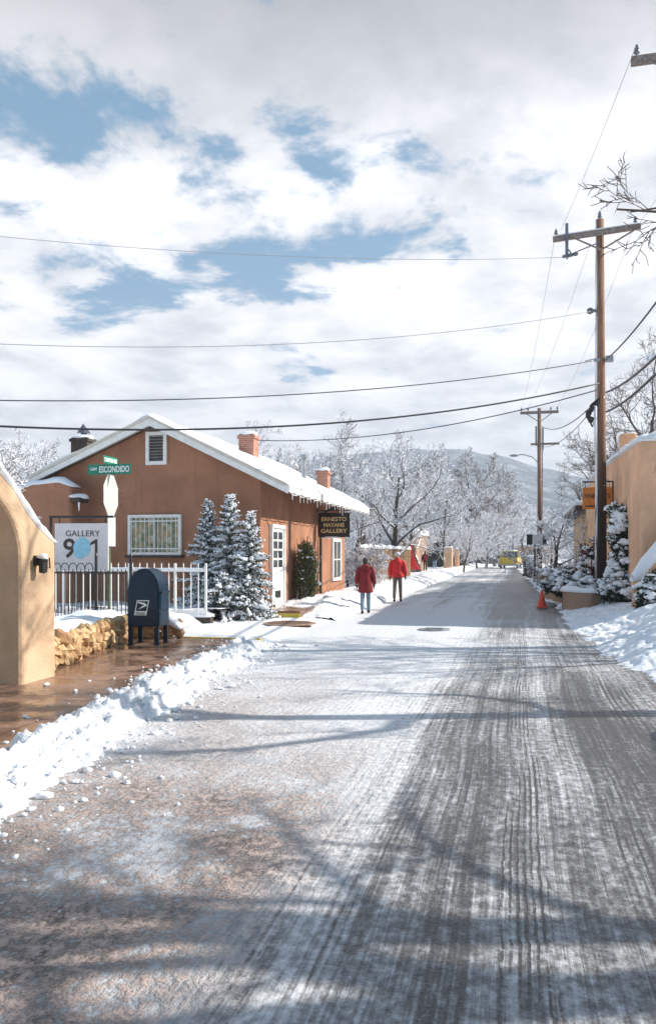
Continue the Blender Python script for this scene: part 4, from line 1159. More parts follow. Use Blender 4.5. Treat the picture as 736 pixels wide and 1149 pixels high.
wire(w3(629, 258, d1), w3(713, 52, 14.7), .1, .006, 'thin wire from the tall pole up to the top right crossarm end', 'thinwire')
wire(w3(714, 255, d1), w3(842, 52, 14.7), .1, .006, 'thin wire leaving the tall pole crossarm right end toward the near pole', 'thinwire')
for q, lb in ((-1.1, 'outermost left'), (-.7, 'second from left'), (1.1, 'right hand')):
    e = (P1[0]+(ax0+.1 if q == -1.1 else 0 if q == -.7 else ax1-.16), P1[1]-.18, .2+(za0+.3 if q != -.7 else Zp(246)+.25))
    wire((P2[0]+q, P2[1]-.15, Z2(463)+.3), e, .5, .007, lb+' thin span between the tall pole and the distant pole', 'thinwire')
wire((P2[0]+.1, P2[1]-.1, Z2(478)), (P1[0], P1[1], .2+Zp(445)), .55, .02, 'thick communication cable between the two street poles', 'wire')
wire((P2[0], P2[1], Z2(500)), w3(668, 455, d1), .5, .014, 'lower dark cable between the two street poles', 'wire')

# ------------------------------------------------------------------ trees
def grow(seed, height, r0, levels=4, lean=(0, 0), spread=1.0, first=.22, nsub=(7, 6, 5, 4), droop=0., up=.35, minr=.008, limbs=None):
    rs_ = random.Random(seed)
    trunk = MB(); crown = MB()
    def branch(p, d, ln, r, lev, sub=1.):
        npt = {0: 9, 1: 7, 2: 5, 3: 4, 4: 3}.get(lev, 3)
        pts = [p.copy()]; rad = [r]; dirs = [d.copy()]
        for i in range(1, npt):
            f = i/(npt-1)
            wob = (.10 if lev == 0 else .22)
            d = d+Vector((rs_.gauss(0, wob), rs_.gauss(0, wob), rs_.gauss(0, wob)*.7))
            d.z += (up*.25 if lev < 3 else up*.08) - droop*lev*.10*f
            d.normalize(); p = p+d*(ln/(npt-1))
            pts.append(p.copy()); dirs.append(d.copy())
            rad.append(max(minr*.7, r*(1-.72*f) if lev < 4 else r*(1-.4*f)))
        sides = 8 if lev == 0 else 6 if lev == 1 else 4 if lev == 2 else 3
        (trunk if lev <= 1 else crown).tube(pts, rad, sides, cap=lev < 2)
        if lev >= levels: return
        if lev == 0 and limbs:
            for (z_, tgt, rr_) in limbs:
                i = min(range(npt), key=lambda q: abs(pts[q].z-z_)); v_ = Vector(tgt)-pts[i]
                branch(pts[i], v_.normalized(), v_.length, rr_, 1, .42)
            return
        k = nsub[min(lev, len(nsub)-1)]
        st = first if lev == 0 else .18
        for j in range(k):
            f = st+(1-st)*(j+rs_.random()*.9)/k
            f = min(f, .99); q = f*(npt-1); i = min(npt-2, int(q)); t = q-i
            pos = pts[i].lerp(pts[i+1], t); bd = dirs[i]
            az = rs_.random()*math.tau if lev else (j*2.4+rs_.gauss(0, .35))
            sd = bd.orthogonal().normalized(); sd.rotate(Matrix.Rotation(az, 3, bd))
            ang2 = rs_.uniform(.55, 1.05)*spread
            nd = (bd*math.cos(ang2)+sd*math.sin(ang2)).normalized()
            if lev == 0: ratio = rs_.uniform(.45, .68)*(1.05-.45*f)
            else: ratio = rs_.uniform(.42, .66)*(1.1-.5*f)
            rr_ = max(minr, rad[i]*rs_.uniform(.42, .62))
            branch(pos, nd, ln*ratio*sub if lev else height*ratio, rr_, lev+1)
    branch(Vector((0, 0, -.1)), Vector((lean[0], lean[1], 1)).normalized(), height*.78, r0, 0)
    return trunk, crown
def tree(seed, loc, height, r0, label, twig='twig_frost', name='bare_tree', group=None, rz=0, **k):
    t, c = grow(seed, height, r0, **k)
    th = thing(name, label, 'tree', loc, rz, group)
    t.build('trunk', M['bark_trunk'] if twig != 'twig_bare' else M['twig_bare'], th, smooth=False)
    c.build('crown', M[twig], th)
    return th
def atg(px, d): x, y = atd(px, d); return (x, y, 0)
G_ = 'bare trees behind the houses'
kk = dict(levels=4, nsub=(11, 8, 7, 5))
T = []
T.append(tree(1, atg(437, 46), 8.0, .20, 'frosted tree with a dark slanting trunk rising behind the coyote fence', minr=.015, group=G_, lean=(.12, 0), **kk))
T.append(tree(2, atg(372, 50), 9.0, .19, 'frosted tree behind the small brick chimney and flue', minr=.015, group=G_, **kk))
T.append(tree(3, atg(330, 46), 7.4, .16, 'slender frosted tree just right of the large brick chimney', minr=.014, group=G_, **kk))
T.append(tree(4, atg(262, 44), 8.2, .15, 'thin dark bare tree above the house roof beside the brick chimney', twig='twig_half', minr=.012, group=G_, levels=4, nsub=(9, 6, 5, 3)))
T.append(tree(5, atg(470, 66), 9.6, .24, 'wide frosted tree behind the two far walkers', minr=.021, group=G_, **kk))
T.append(tree(6, atg(528, 112), 15.0, .42, 'large brownish round crowned tree standing at the far street bend', twig='twig_half', minr=.03, group=G_, levels=4, nsub=(13, 9, 7, 5), up=.25))
rs = random.Random(3)
spots = [(405, 62, 0, 1.05, 'frosted tree half hidden behind the dark trunked one', 1), (500, 84, 1, 1.1, 'frosted tree over the far adobe pillar', 2.2), (555, 118, 4, 1.15, 'low frosted tree at the street end left of the yellow truck', 4.),
         (300, 56, 1, .78, 'frosted tree low behind the roof ridge end', 5.), (10, 44, 2, 1.08, 'frosted tree at the left edge behind the tan gateway', .4), (45, 50, 0, 1.02, 'frosted tree between the gateway and the house wing', 2.9), (78, 47, 2, 1.0, 'frosted tree behind the dark left chimney', 4.4),
         (575, 135, 4, 1.0, 'hazy frosted tree at the end of the street', 1.3), (448, 90, 5, .72, 'brownish bare tree behind the wide frosted ones', 3.3), (420, 85, 1, 1.05, 'faint frosted tree under the hill crest', .9), (350, 70, 0, .95, 'faint frosted tree behind the slender ones', 2.0),
         (590, 150, 1, 1.3, 'far pale tree beside the distant utility pole', 3.7), (520, 74, 2, .62, 'small frosted tree leaning toward the street by the adobe pillar', 5.5), (392, 58, 4, .85, 'pale frosted tree between the brick chimney tree and the dark trunk', 2.6), (346, 54, 4, .72, 'pale frosted tree close behind the roof ridge', 1.0), (455, 74, 2, .9, 'pale frosted tree above the red banner', 3.1), (305, 62, 2, .9, 'pale frosted tree left of the flue', 0.3), (488, 92, 4, 1.15, 'broad pale frosted tree above the far adobe pillar', 2.2), (545, 98, 0, .85, 'small frosted tree at the bend before the brown crown', .2)]
for px, d, i, s, lab, rz in spots:
    copy_thing(T[i], atg(px, d), rz, s, lab)
# weeping low snow-laden trees at the bend
wt = tree(21, atg(515, 88), 4.6, .11, 'low weeping snow laden tree beside the far adobe pillar', minr=.022, group=G_, droop=1.3, up=.0, levels=4, nsub=(12, 8, 6, 4), spread=1.2)
for px, d, s, rz, lab in [(535, 96, 1.2, 1., 'weeping snow laden tree at the street bend'), (484, 100, 1.1, 2., 'weeping snow laden tree behind the far dark house'), (560, 108, 1.1, 3., 'weeping snow laden tree just left of the yellow truck'), (440, 66, .9, 4.4, 'low snow laden tree above the coyote fence')]:
    copy_thing(wt, atg(px, d), rz, s, lab)
# small snow laden sprigs growing over the gateway
for q, (px, sc_s, lab) in enumerate(((3, .62, 'snow laden sprig drooping over the highest visible part of the gateway top'), (44, .34, 'small snow laden sprig halfway down the sloping gateway top'))):
    yy = yat(px, GX-.2); zz_ = float(np.interp(-yy, [-p[0] for p in top], [p[1] for p in top]))
    t_, c_ = grow(300+q, 1.0, .016, levels=3, nsub=(10, 6, 5), first=.0, spread=1.1, minr=.011, up=.2)
    th_ = thing('snowy_sprig', lab, 'sprig', (GX-.22, yy, zz_), 1.3*q); th_.scale = (sc_s,)*3
    t_.build('stem', M['twig_frost'], th_); c_.build('twigs', M['twig_frost'], th_)
# right side trees
sm = tree(31, atg(624, 38), 4.2, .12, 'snow laden leaning tree with white limbs before the low tan wing', minr=.017, levels=4, nsub=(9, 6, 5, 3), first=.1, spread=1.15, lean=(-.15, 0), up=.2)
copy_thing(sm, atg(617, 50), 4.1, .85, 'snow laden tree just right of the distant utility pole')
copy_thing(sm, atg(622, 75), 1.1, 1.3, 'snow laden tree on the right verge beyond the distant pole')
bigr = tree(41, atg(728, 47), 12.3, .30, 'big bare tree spreading behind the peach building roof', twig='twig_bare', minr=.012, levels=4, nsub=(12, 9, 7, 5), up=.2, first=.3)
copy_thing(bigr, atg(682, 62), 2.5, .92, 'smaller bare tree behind the tall pole and low wing')
# near tree outside the frame on the right: its limbs reach in, its shadow lies over the road
T0 = Vector((6.6, 10.8, 0))
def tgt(px, py, d): x, y = atd(px, d); return Vector((x, y, zat(x, y, py)))-T0
LB = [(5.0, tgt(696, 196, 11.2), .045), (5.8, tgt(716, 122, 11.6), .04), (6.4, tgt(770, 10, 10.5), .04), (6.0, (-2.5, -2.6, 9.0), .08), (4.6, (3.5, 1.5, 8.0), .10), (6.5, (1.2, 3.4, 9.8), .09), (7.0, (1.5, -2.0, 11.0), .09), (7.5, (-.6, .4, 11.6), .08), (5.2, (2.0, -3.5, 7.5), .09)]
nt = tree(52, tuple(T0), 11.0, .27, 'near bare tree whose dark limbs reach in at the upper right', twig='twig_bare', minr=.0065, levels=4, nsub=(11, 9, 6, 4), up=.12, limbs=LB)
tree(57, (6.9, 5.7, 0), 10.0, .33, 'second near bare tree right of the camera, shading the road', twig='twig_bare', minr=.008, levels=4, nsub=(11, 6, 5, 3), up=.2, first=.35)
tree(58, (10.5, 16.6, 0), 9.5, .24, 'bare tree beside the peach building front, shading the sunny strip', twig='twig_bare', minr=.010, levels=4, nsub=(12, 8, 6, 4), up=.2, first=.3)

# ------------------------------------------------------------------ evergreen bushes carrying snow
def leaf_cloud(mb, c, n_, r, ls, rs_, shell=.35):
    for _ in range(n_):
        d = Vector((rs_.gauss(0, 1), rs_.gauss(0, 1), rs_.gauss(0, 1))).normalized()
        k = (shell+(1-shell)*rs_.random())
        p = Vector(c)+Vector((d.x*r[0], d.y*r[1], d.z*r[2]))*k
        t = (d*.7+Vector((rs_.gauss(0, .5), rs_.gauss(0, .5), rs_.gauss(0, .5)))).normalized(); u = t.orthogonal().normalized(); u.rotate(Matrix.Rotation(rs_.random()*6.28, 3, t))
        s = ls*rs_.uniform(.6, 1.3); q = p+t*s*2
        m0 = p+t*s
        mb.add([p, m0+u*s*.45, q, m0-u*s*.45], [(0, 1, 2, 3)])
def conifer(loc, h, rad, seed, label, leaf='needles', snow=1.0):
    rs_ = random.Random(seed)
    th = thing('snowy_juniper', label, 'evergreen', loc, 0, 'snowy junipers at the house corner')
    tr = MB(); tr.tube([(0, 0, -.1), (0, 0, h*.95)], [.05, .01], 6); tr.build('trunk', M['bark_trunk'], th)
    lv_ = MB(); sn2 = MB()
    nb = int(115*h/2.6)
    for i in range(nb):
        f = (i+rs_.random())/nb; z = h*(.03+.95*f)
        L_ = rad*(1-f)**1.05*rs_.uniform(.5, 1.55)+.10*(1-f)+.025
        az = i*2.399+rs_.gauss(0, .3)
        dirv = Vector((math.cos(az), math.sin(az), rs_.uniform(-.25, .35)+.5*f))
        nseg = 5
        if rs_.random() < .8:
            pr_ = [Vector((0, 0, z))+dirv*L_*t+Vector((0, 0, -.25*L_*t*t+.045)) for t in (.35, .6, .85, 1.08)]
            rr2 = rs_.uniform(.6, 1.15)
            sn2.tube([p+Vector((rs_.gauss(0, .015), rs_.gauss(0, .015), rs_.gauss(0, .01))) for p in pr_], [.045*rr2, .05*rr2, .035*rr2, .010], 6)
        for k in range(1, nseg+1):
            t = k/nseg
            p = Vector((0, 0, z))+dirv*L_*t+Vector((0, 0, -.25*L_*t*t))
            leaf_cloud(lv_, p, 18, (.10*(1-.6*f), .10*(1-.6*f), .07), .042*(1-.35*f), rs_, .0)
            if rs_.random() < .85*snow and t > .25:
                r_ = rs_.uniform(.028, .075)*(.7+.6*(1-f))
                if 1:
                    a0_ = p-dirv.normalized()*r_*1.3+Vector((0, 0, .05)); a1_ = p+dirv.normalized()*r_*1.6+Vector((rs_.gauss(0, .03), rs_.gauss(0, .03), .035))
                    for q in range(3): sn2.blob(a0_.lerp(a1_, q/2), (r_*(1-.25*q), r_*(1-.25*q), r_*(.6-.12*q)), rs_.randrange(9999), .35, 1)
                if rs_.random() < .5: sn2.blob((p.x+rs_.gauss(0, .05), p.y+rs_.gauss(0, .05), p.z+.03), (r_*.5, r_*.5, r_*.35), rs_.randrange(9999), .3, 1)
    lv_.build('foliage', M[leaf], th); sn2.build('snow', M['snow'], th, smooth=True)
    return th
jb = [(233, 19.6, 564, .62, 'snowy juniper with a pointed top, left of the bush group'), (258, 19.5, 557, .72, 'tallest snowy juniper in the middle of the house corner group'), (281, 19.4, 578, .58, 'snowy juniper nearest the house side wall')]
for i, (px, yy, py, rad, lab) in enumerate(jb):
    x = xat(px, yy); conifer((x, yy, .08), zat(x, yy, py), rad, 60+i, lab, snow=[1.2, 1.3, 1.3][i])
x = xat(250, 18.7); conifer((x, 18.7, .05), 1.15, .8, 70, 'low spreading snowy juniper at the front of the corner group', snow=1.1)
x = xat(277, 18.9); conifer((x, 18.9, .05), 1.0, .55, 71, 'low dark juniper at the street end of the corner group', snow=.6)
# dark climbing shrub on the street wall
def shrub(loc, boxes, label, leaf, name='wall_shrub', seed=1, snow_n=60, ls=.045, dens=1.0, snow_r=(.04, .10), cat='shrub', stems=0):
    rs_ = random.Random(seed); th = thing(name, label, cat, loc)
    lv_ = MB(); sn2 = MB()
    for (c, r, n_) in boxes:
        leaf_cloud(lv_, c, int(n_*dens), r, ls, rs_, .25)
        for _ in range(int(snow_n*n_/1500)):
            d = Vector((rs_.gauss(0, 1), rs_.gauss(0, 1), abs(rs_.gauss(0, .8)))).normalized(); r_ = rs_.uniform(*snow_r)
            p = Vector(c)+Vector((d.x*r[0], d.y*r[1], d.z*r[2]))*.98
            sn2.blob(p, (r_*1.3, r_*1.2, r_*.65), rs_.randrange(9999), .28, 2)
    lv_.build('foliage', M[leaf], th)
    if sn2.v: sn2.build('snow', M['snow_soft'], th, smooth=True)
    if stems:
        st_ = MB()
        for _ in range(stems):
            c, r, n_ = rs_.choice(boxes)
            a = Vector((c[0]+rs_.gauss(0, r[0]*.3), c[1]+rs_.gauss(0, r[1]*.4), 0)); b = Vector((c[0]+rs_.gauss(0, r[0]*.7), c[1]+rs_.gauss(0, r[1]*.8), c[2]+r[2]*rs_.uniform(.8, 1.6)))
            st_.tube([a, a.lerp(b, .5)+Vector((rs_.gauss(0, .06), rs_.gauss(0, .06), 0)), b], [.02, .014, .006], 5)
        st_.build('stems', M['bark_trunk'], th)
    return th
sy0 = yat(341, HX+.3)
shrub((HX+.38, sy0, .2), [((0, 0, .55), (.36, .62, .6), 2600), ((0, .1, 1.15), (.34, .6, .55), 2400), ((0, -.1, 1.6), (.22, .4, .3), 800)], 'dark green climbing shrub with a little snow on the street wall', 'shrub', seed=3, snow_n=7, stems=34, snow_r=(.02, .06))
# white frosted bush past the house
xb = atd(407, 34.5)
wb = MB()
fb = tree(77, (xb[0], xb[1], .1), 2.3, .07, 'white frosted round bush between the house and the coyote fence', name='frosted_bush', minr=.014, levels=4, nsub=(14, 8, 6, 4), first=.02, spread=1.25, up=.1)
xb2 = atd(428, 35.5)
copy_thing(fb, (xb[0]-.9, xb[1]+1.0, .1), 2., .9, 'white frosted bush close behind the round one')
# hedges at right
def sprig_bush(loc, rx, ry, h, label, seed, name='snowy_hedge', cat='hedge', n_st=46, wall=0., snow=1., leaf='leaf', zmin=.5):
    rs_ = random.Random(seed); th = thing(name, label, cat, loc)
    lv_ = MB(); sn2 = MB(); st_ = MB()
    for i in range(n_st):
        a_ = rs_.random()*math.tau; q = math.sqrt(rs_.random())
        bx, by = math.cos(a_)*q, math.sin(a_)*q
        hh = h*(1-.55*q*q)*rs_.uniform(zmin, 1.12) if not wall else h*rs_.uniform(.05, 1.)
        base = Vector((bx*rx*.6, by*ry*.6, 0)); tip = Vector((bx*rx*rs_.uniform(.75, 1.2), by*ry*rs_.uniform(.75, 1.2), hh))
        if wall: base = Vector((rs_.uniform(0, .05), by*ry*.8, 0)); tip = Vector((-abs(bx)*rx-.05, by*ry*(1-.3*(hh/h)**2), hh)); base.z = max(0, hh-.8)
        st_.tube([base, base.lerp(tip, .5)+Vector((rs_.gauss(0, .04), rs_.gauss(0, .04), .05)), tip], [.014, .01, .004], 4)
        for t in (.35, .6, .8, 1.0):
            p = base.lerp(tip, t)+Vector((rs_.gauss(0, .05), rs_.gauss(0, .05), 0))
            leaf_cloud(lv_, p, 34, (.13, .13, .10), .05, rs_, .1)
            if rs_.random() < .55*snow*(1.35 if t > .7 else .8):
                r_ = min(.19, .05+rs_.expovariate(1/.045))
                sn2.blob((p.x, p.y, p.z+.07), (r_*rs_.uniform(.9, 1.5), r_*rs_.uniform(.9, 1.5), r_*rs_.uniform(.5, .8)), rs_.randrange(9999), .34, 2)
                for _ in range(2):
                    k_ = rs_.uniform(.3, .6); sn2.blob((p.x+rs_.gauss(0, r_*.9), p.y+rs_.gauss(0, r_*.9), p.z+.05), (r_*k_*1.2, r_*k_*1.2, r_*k_*.7), rs_.randrange(9999), .3, 1)
    st_.build('stems', M['bark_trunk'], th); lv_.build('foliage', M[leaf], th)
    sn2.build('snow', M['snow_soft'], th, smooth=True)
    return th
def hedge(px, d, rx, ry, rz_, label, seed, z=.35, n_=46):
    x, y = atd(px, d); return sprig_bush((x, y, z), rx, ry, rz_, label, seed, n_st=n_)
hedge(650, 24.6, .75, .6, .75, 'snow covered evergreen hedge in the near planter left of the tall pole', 81)
hedge(634, 27.5, .85, .9, .85, 'snow covered evergreen hedge behind the orange cone planter', 82)
hedge(650, 29, 1.0, 1.0, 1.0, 'tall snow covered shrub before the low tan wing', 83)
hedge(706, 22.4, .85, .5, .62, 'low snow capped hedge right of the tall pole by the peach wall', 84)
hedge(690, 23.4, .5, .5, .75, 'small snow capped bush between the pole and the peach wall', 85)
hedge(735, 18.4, .35, .4, .9, 'snowy dark bush cut by the right edge of the picture', 86, n_=26)
# ivy on the peach wall
iy = yat(697, BX-.1)
z_iv0, z_iv1 = .3, zat(BX, iy, 566)
sprig_bush((BX-.02, iy, z_iv0), .32, .95, z_iv1-z_iv0, 'dark ivy with snow clinging to the peach wall', 91, 'wall_ivy', 'ivy', 92, wall=1, snow=1.1)
x, y = atd(667, 27.6)
yv_ = yat(664, BX-.1)
sprig_bush((BX-.04, yv_, .4), .35, .55, 1.9, 'snow topped climbing vine left of the tall pole', 92, 'wall_vine', 'vine', 26, wall=1, snow=1.1)
rg = MB(); x, y = atd(655.5, 25.2)
rg.tube([(.085*math.cos(a), 0, .12*math.sin(a)) for a in np.linspace(0, math.tau, 19)], .018, 6); rg.tube([(.22, 0, -.15), (.2, 0, -.75), (.3, 0, -.9)], .025, 6)
o = rg.build('wreath', M['maroon']); o.location = (x, y, zat(x, y, 622)); tag(o, 'small red ring ornament among the snowy planter shrubs', 'ornament')

# ------------------------------------------------------------------ cone
x, y = gnd(608, 682, .03)
cn = thing('traffic_cone', 'orange traffic cone standing in the snow by the planters', 'cone', (x, y, .03))
m_ = MB(); m_.box((0, 0, .02), (.34, .34, .04)); m_.build('base', M['cone'], cn, bevel=.01)
m_ = MB(); m_.lathe([(.145, .04), (.135, .06), (.035, .54), (.028, .55), (.001, .55)], (0, 0, 0), 20); m_.build('cone_body', M['cone'], cn, smooth=False)

# ------------------------------------------------------------------ people
def skin_mesh(name, V, E, Rr, mat, parent, root=0, sub=2):
    me = bpy.data.meshes.new(name); me.from_pydata(V, E, []); o = bpy.data.objects.new(name, me); COL.objects.link(o)
    md = o.modifiers.new('Skin', 'SKIN'); md.use_smooth_shade = True
    sv = me.skin_vertices[0].data
    for i, r in enumerate(Rr):
        sv[i].radius = r if hasattr(r, '__len__') else (r, r)
    sv[root].use_root = True
    s = o.modifiers.new('Sub', 'SUBSURF'); s.levels = sub; s.render_levels = sub
    dg = bpy.context.evaluated_depsgraph_get(); dg.update()
    me2 = bpy.data.meshes.new_from_object(o.evaluated_get(dg)); me2.name = name
    me2.materials.clear(); me2.materials.append(mat)
    me2.polygons.foreach_set('use_smooth', [True]*len(me2.polygons))
    bpy.data.objects.remove(o)
    r_ = bpy.data.objects.new(name, me2); COL.objects.link(r_); r_.parent = parent
    return r_
def person(loc, rz, hgt, label, coat, trousers, hem=.78, hat=None, hair='darkhair', step=.16, gloves=True, bulk=1.0, backpack=False, hood=False):
    th = thing('person', label, 'person', loc, rz)
    th.scale = (hgt/1.74,)*3
    V = []; E = []; Rr = []
    def v(p, r, par=None):
        V.append(p); Rr.append(r); i = len(V)-1
        if par is not None: E.append((par, i))
        return i
    pel = v((0, 0, .94), (.13, .10)); sp = v((0, .01, 1.16), (.125, .095), pel); ch = v((0, .0, 1.36), (.15, .10), sp)
    nk = v((0, .0, 1.50), .055, ch); hb = v((0, .015, 1.57), (.066, .075), nk); hm = v((0, .02, 1.64), (.076, .092), hb); ht = v((0, .015, 1.71), (.055, .065), hm)
    v((0, .118, 1.625), .012, hm)
    hands = []
    for s in (-1, 1):
        sh = v((s*.16, 0, 1.42), .05, ch); el = v((s*.232, -.025, 1.16), .04, sh); wr = v((s*.256, .06*s+.035, .93), .028, el)
        pa = v((s*.268, .05*s+.05, .86), (.036, .020), wr); hands.append((s, pa))
        for k, (dy, ln) in enumerate(((-.026, .055), (-.009, .068), (.009, .072), (.026, .065))):
            a = v((s*.268, .05*s+.055+dy, .86-.045), .009, pa); v((s*.262, .05*s+.06+dy, .86-.045-ln), .008, a)
        a = v((s*.262, .05*s+.10, .85), .010, pa); v((s*.258, .05*s+.115, .81), .009, a)
        hp = v((s*.085, 0, .88), .085, pel); kn = v((s*.09, .03+step*.5*s, .48), .055, hp); an = v((s*.095, step*s-.02, .09), .035, kn)
        v((s*.10, step*s+.13, .03), .034, an)
    body = skin_mesh('body', V, E, Rr, M['skin'] if not gloves else M['skin'], th)
    # coat: lofted body with sleeves
    m_ = MB(); k = bulk; ns = 18
    rings = [(hem, .215*k, .165*k, .0), (hem+.02, .222*k, .172*k, .0), (hem+.18, .208*k, .165*k, .0), (1.06, .19*k, .15*k, .0), (1.20, .187*k, .15*k, .0), (1.34, .195*k, .15*k, -.005), (1.42, .175*k, .135*k, -.01), (1.475, .12*k, .11*k, -.01), (1.51, .085, .088, 0), (1.56, .078, .085, .01)]
    o_ = len(m_.v)
    for (z_, rx, ry, cy) in rings:
        for q in range(ns):
            a_ = math.tau*q/ns; w_ = 1+.045*math.sin(3*a_+z_*11)+.035*math.sin(7*a_-z_*19)
            m_.v.append((rx*w_*math.cos(a_), cy+ry*w_*math.sin(a_), z_))
    for r_ in range(len(rings)-1):
        for q in range(ns): m_.f.append((o_+r_*ns+q, o_+r_*ns+(q+1) % ns, o_+(r_+1)*ns+(q+1) % ns, o_+(r_+1)*ns+q))
    m_.f.append(tuple(range(o_+ns-1, o_-1, -1)))
    for s in (-1, 1):
        P_ = [(s*.08, 0, 1.44), (s*.155*k, -.005, 1.425), (s*.205*k, -.01, 1.36), (s*.228*k, -.03, 1.20), (s*.236*k, -.02, 1.12), (s*.246*k, .04*s+.0, 1.02), (s*.252*k, .06*s+.035, .925)]
        m_.tube(P_, [.055, .070*k, .075*k, .066*k, .066*k, .060*k, .052*k], 12)
    m_.build('coat', M[coat], th, smooth=True, sub=1)
    V, E, Rr = [], [], []
    a = v((0, 0, .95), (.14, .11))
    for s in (-1, 1):
        b = v((s*.085, 0, .82), .09, a); k_ = v((s*.092, .03+step*.5*s, .48), .075, b); v((s*.097, step*s-.02, .10), .066, k_)
    skin_mesh('trousers', V, E, Rr, M[trousers], th)
    for s in (-1, 1):
        V, E, Rr = [], [], []
        a = v((s*.095, step*s-.03, .13), .052); b = v((s*.095, step*s-.03, .05), .05, a); v((s*.10, step*s+.15, .04), (.045, .038), b)
        skin_mesh('boot', V, E, Rr, M['blackcloth'], th)
        if gloves:
            m_ = MB(); 
            V, E, Rr = [], [], []
            wr = v((s*.265, .05*s+.03, .94), .036); pa = v((s*.268, .05*s+.05, .86), (.046, .030), wr)
            for dy, ln in ((-.028, .055), (-.010, .068), (.010, .072), (.028, .065)):
                q = v((s*.268, .05*s+.055+dy, .815), .014, pa); v((s*.262, .05*s+.06+dy, .815-ln), .012, q)
            q = v((s*.262, .05*s+.105, .85), .015, pa); v((s*.258, .05*s+.12, .81), .013, q)
            skin_mesh('glove', V, E, Rr, M['blackcloth'], th)
    m_ = MB(); m_.blob((0, .005 if hat else -.01, 1.685), (.098, .112, .085) if hat else (.092, .105, .09), 2, .03, 3)
    if hat: m_.lathe([(.098, 1.645), (.104, 1.65), (.104, 1.69), (.096, 1.70)], (0, .008, 0), 16)
    m_.build('hat' if hat else 'hair', M[hat or hair], th, smooth=True)
    if not hat:
        m_ = MB(); m_.blob((0, -.05, 1.60), (.085, .05, .08), 4, .05, 2); m_.build('hair', M[hair], th, smooth=True)
    if backpack:
        m_ = MB(); m_.box((0, -.2, 1.2), (.3, .16, .42)); m_.build('backpack', M['maroon'], th, bevel=.05, seg=3)
    if hood:
        m_ = MB(); m_.blob((0, -.07, 1.50), (.13, .10, .07), 6, .08, 2); m_.build('hood', M[coat], th, smooth=True)
    return th
def pp(px, py, z=.0):
    for _ in range(6):
        x, y = gnd(px, py, z); z = max(0., float(lbank_h(np.array(x), np.array(y))))
    return (x, y, z)
person(pp(410, 679.5), R(10), 1.58, 'person in a long maroon coat and blue jeans walking away', 'maroon', 'jeans',   .66, None, 'darkhair', .19, True, 1.12, hood=True)
person(pp(446, 675.5), R(4), 1.76, 'person in a bright red jacket and pale hat walking away', 'redcloth', 'khaki', .86, 'greyhat', step=.20, bulk=1.12)
person(pp(477, 641, .06), R(8), 1.72, 'person in dark purple jacket with backpack on the far verge', 'purplecloth', 'blackcloth', .8, None, step=.18, backpack=True)
person(pp(487.5, 639, .06), R(0), 1.76, 'person dressed all in black on the far verge near the pillar', 'blackcloth', 'jeans', .82, None, step=.12)

# ------------------------------------------------------------------ things past the house on the left
def coyote(a, b, h0, label, seed):
    f = thing('coyote_fence', label, 'fence', (a[0], a[1], 0)); rs_ = random.Random(seed)
    a, b = Vector((*a, 0)), Vector((*b, 0)); n_ = int((b-a).length/.085); m_ = MB()
    for k in range(n_):
        p = a.lerp(b, k/n_); r_ = rs_.uniform(.025, .045); z = h0+rs_.gauss(0, .09)
        m_.tube([(p.x, p.y, -.1), (p.x+rs_.gauss(0, .02), p.y+rs_.gauss(0, .02), z)], [r_, r_*.8], 5)
    m_.build('stakes', M['coyote'], f, world=True)
    m_ = MB(); t = (b-a).normalized(); nn = Vector((t.y, -t.x, 0))*.06
    for z in (.5, h0-.35): m_.tube([tuple(a+nn+Vector((0, 0, z))), tuple(b+nn+Vector((0, 0, z)))], .02, 5)
    m_.build('rails', M['coyote'], f, world=True)
    snow_cap([tuple(a+Vector((0, 0, h0-.02))), tuple(b+Vector((0, 0, h0+.02)))], .17, .15, 'snow_cap', f, seed)
cxx = -6.7
coyote((cxx, yat(404, cxx)), (cxx-.2, 51), 2.0, 'coyote fence of upright cedar stakes capped with snow', 5)
# bright banners by the verge
x, y = atd(462, 58)
ban = thing('banner', 'tall red banner leaning on a thin post on the far verge', 'banner', (x, y, 0))
m_ = MB(); m_.tube([(-.35, 0, 0), (-.35, 0, 2.2)], .03, 6); m_.build('post', M['metal'], ban)
z = lambda v_: zat(x, y, v_)
V = []
for i in range(9):
    f = i/8
    for k in range(5):
        s = k/4-.5; V.append((-.15+s*(.35+.25*f)+.45*f*f, .05*math.sin(5*s+4*f), z(611)*(1-f)+z(639)*f))
m_ = MB(); m_.add(V, [(i*5+k, i*5+k+1, i*5+6+k, i*5+5+k) for i in range(8) for k in range(4)])
o = m_.build('cloth', M['redcloth'], ban, smooth=True); o.modifiers.new('S', 'SOLIDIFY').thickness = .02
x2, y2 = atd(454.5, 57)
ki = thing('lawn_ornament', 'bright yellow and green spinning garden ornament beside the red banner', 'ornament', (x2, y2, 0))
m_ = MB(); m_.tube([(0, 0, 0), (0, 0, 2.0)], .025, 6); m_.build('stake', M['metal'], ki)
for q, (c_, mt) in enumerate(((0, 'yellow'), (1, 'signgreen'), (2, 'yellow'), (3, 'orange'))):
    m_ = MB(); a = q*math.pi/2+.4
    m_.add([(0, 0, 1.75), (.45*math.cos(a), .02, 1.75+.45*math.sin(a)), (.55*math.cos(a+.5), .08, 1.75+.55*math.sin(a+.5)), (.3*math.cos(a+.8), .1, 1.75+.3*math.sin(a+.8))], [(0, 1, 2, 3)])
    o = m_.build('vane', M[mt], ki); o.modifiers.new('S', 'SOLIDIFY').thickness = .02
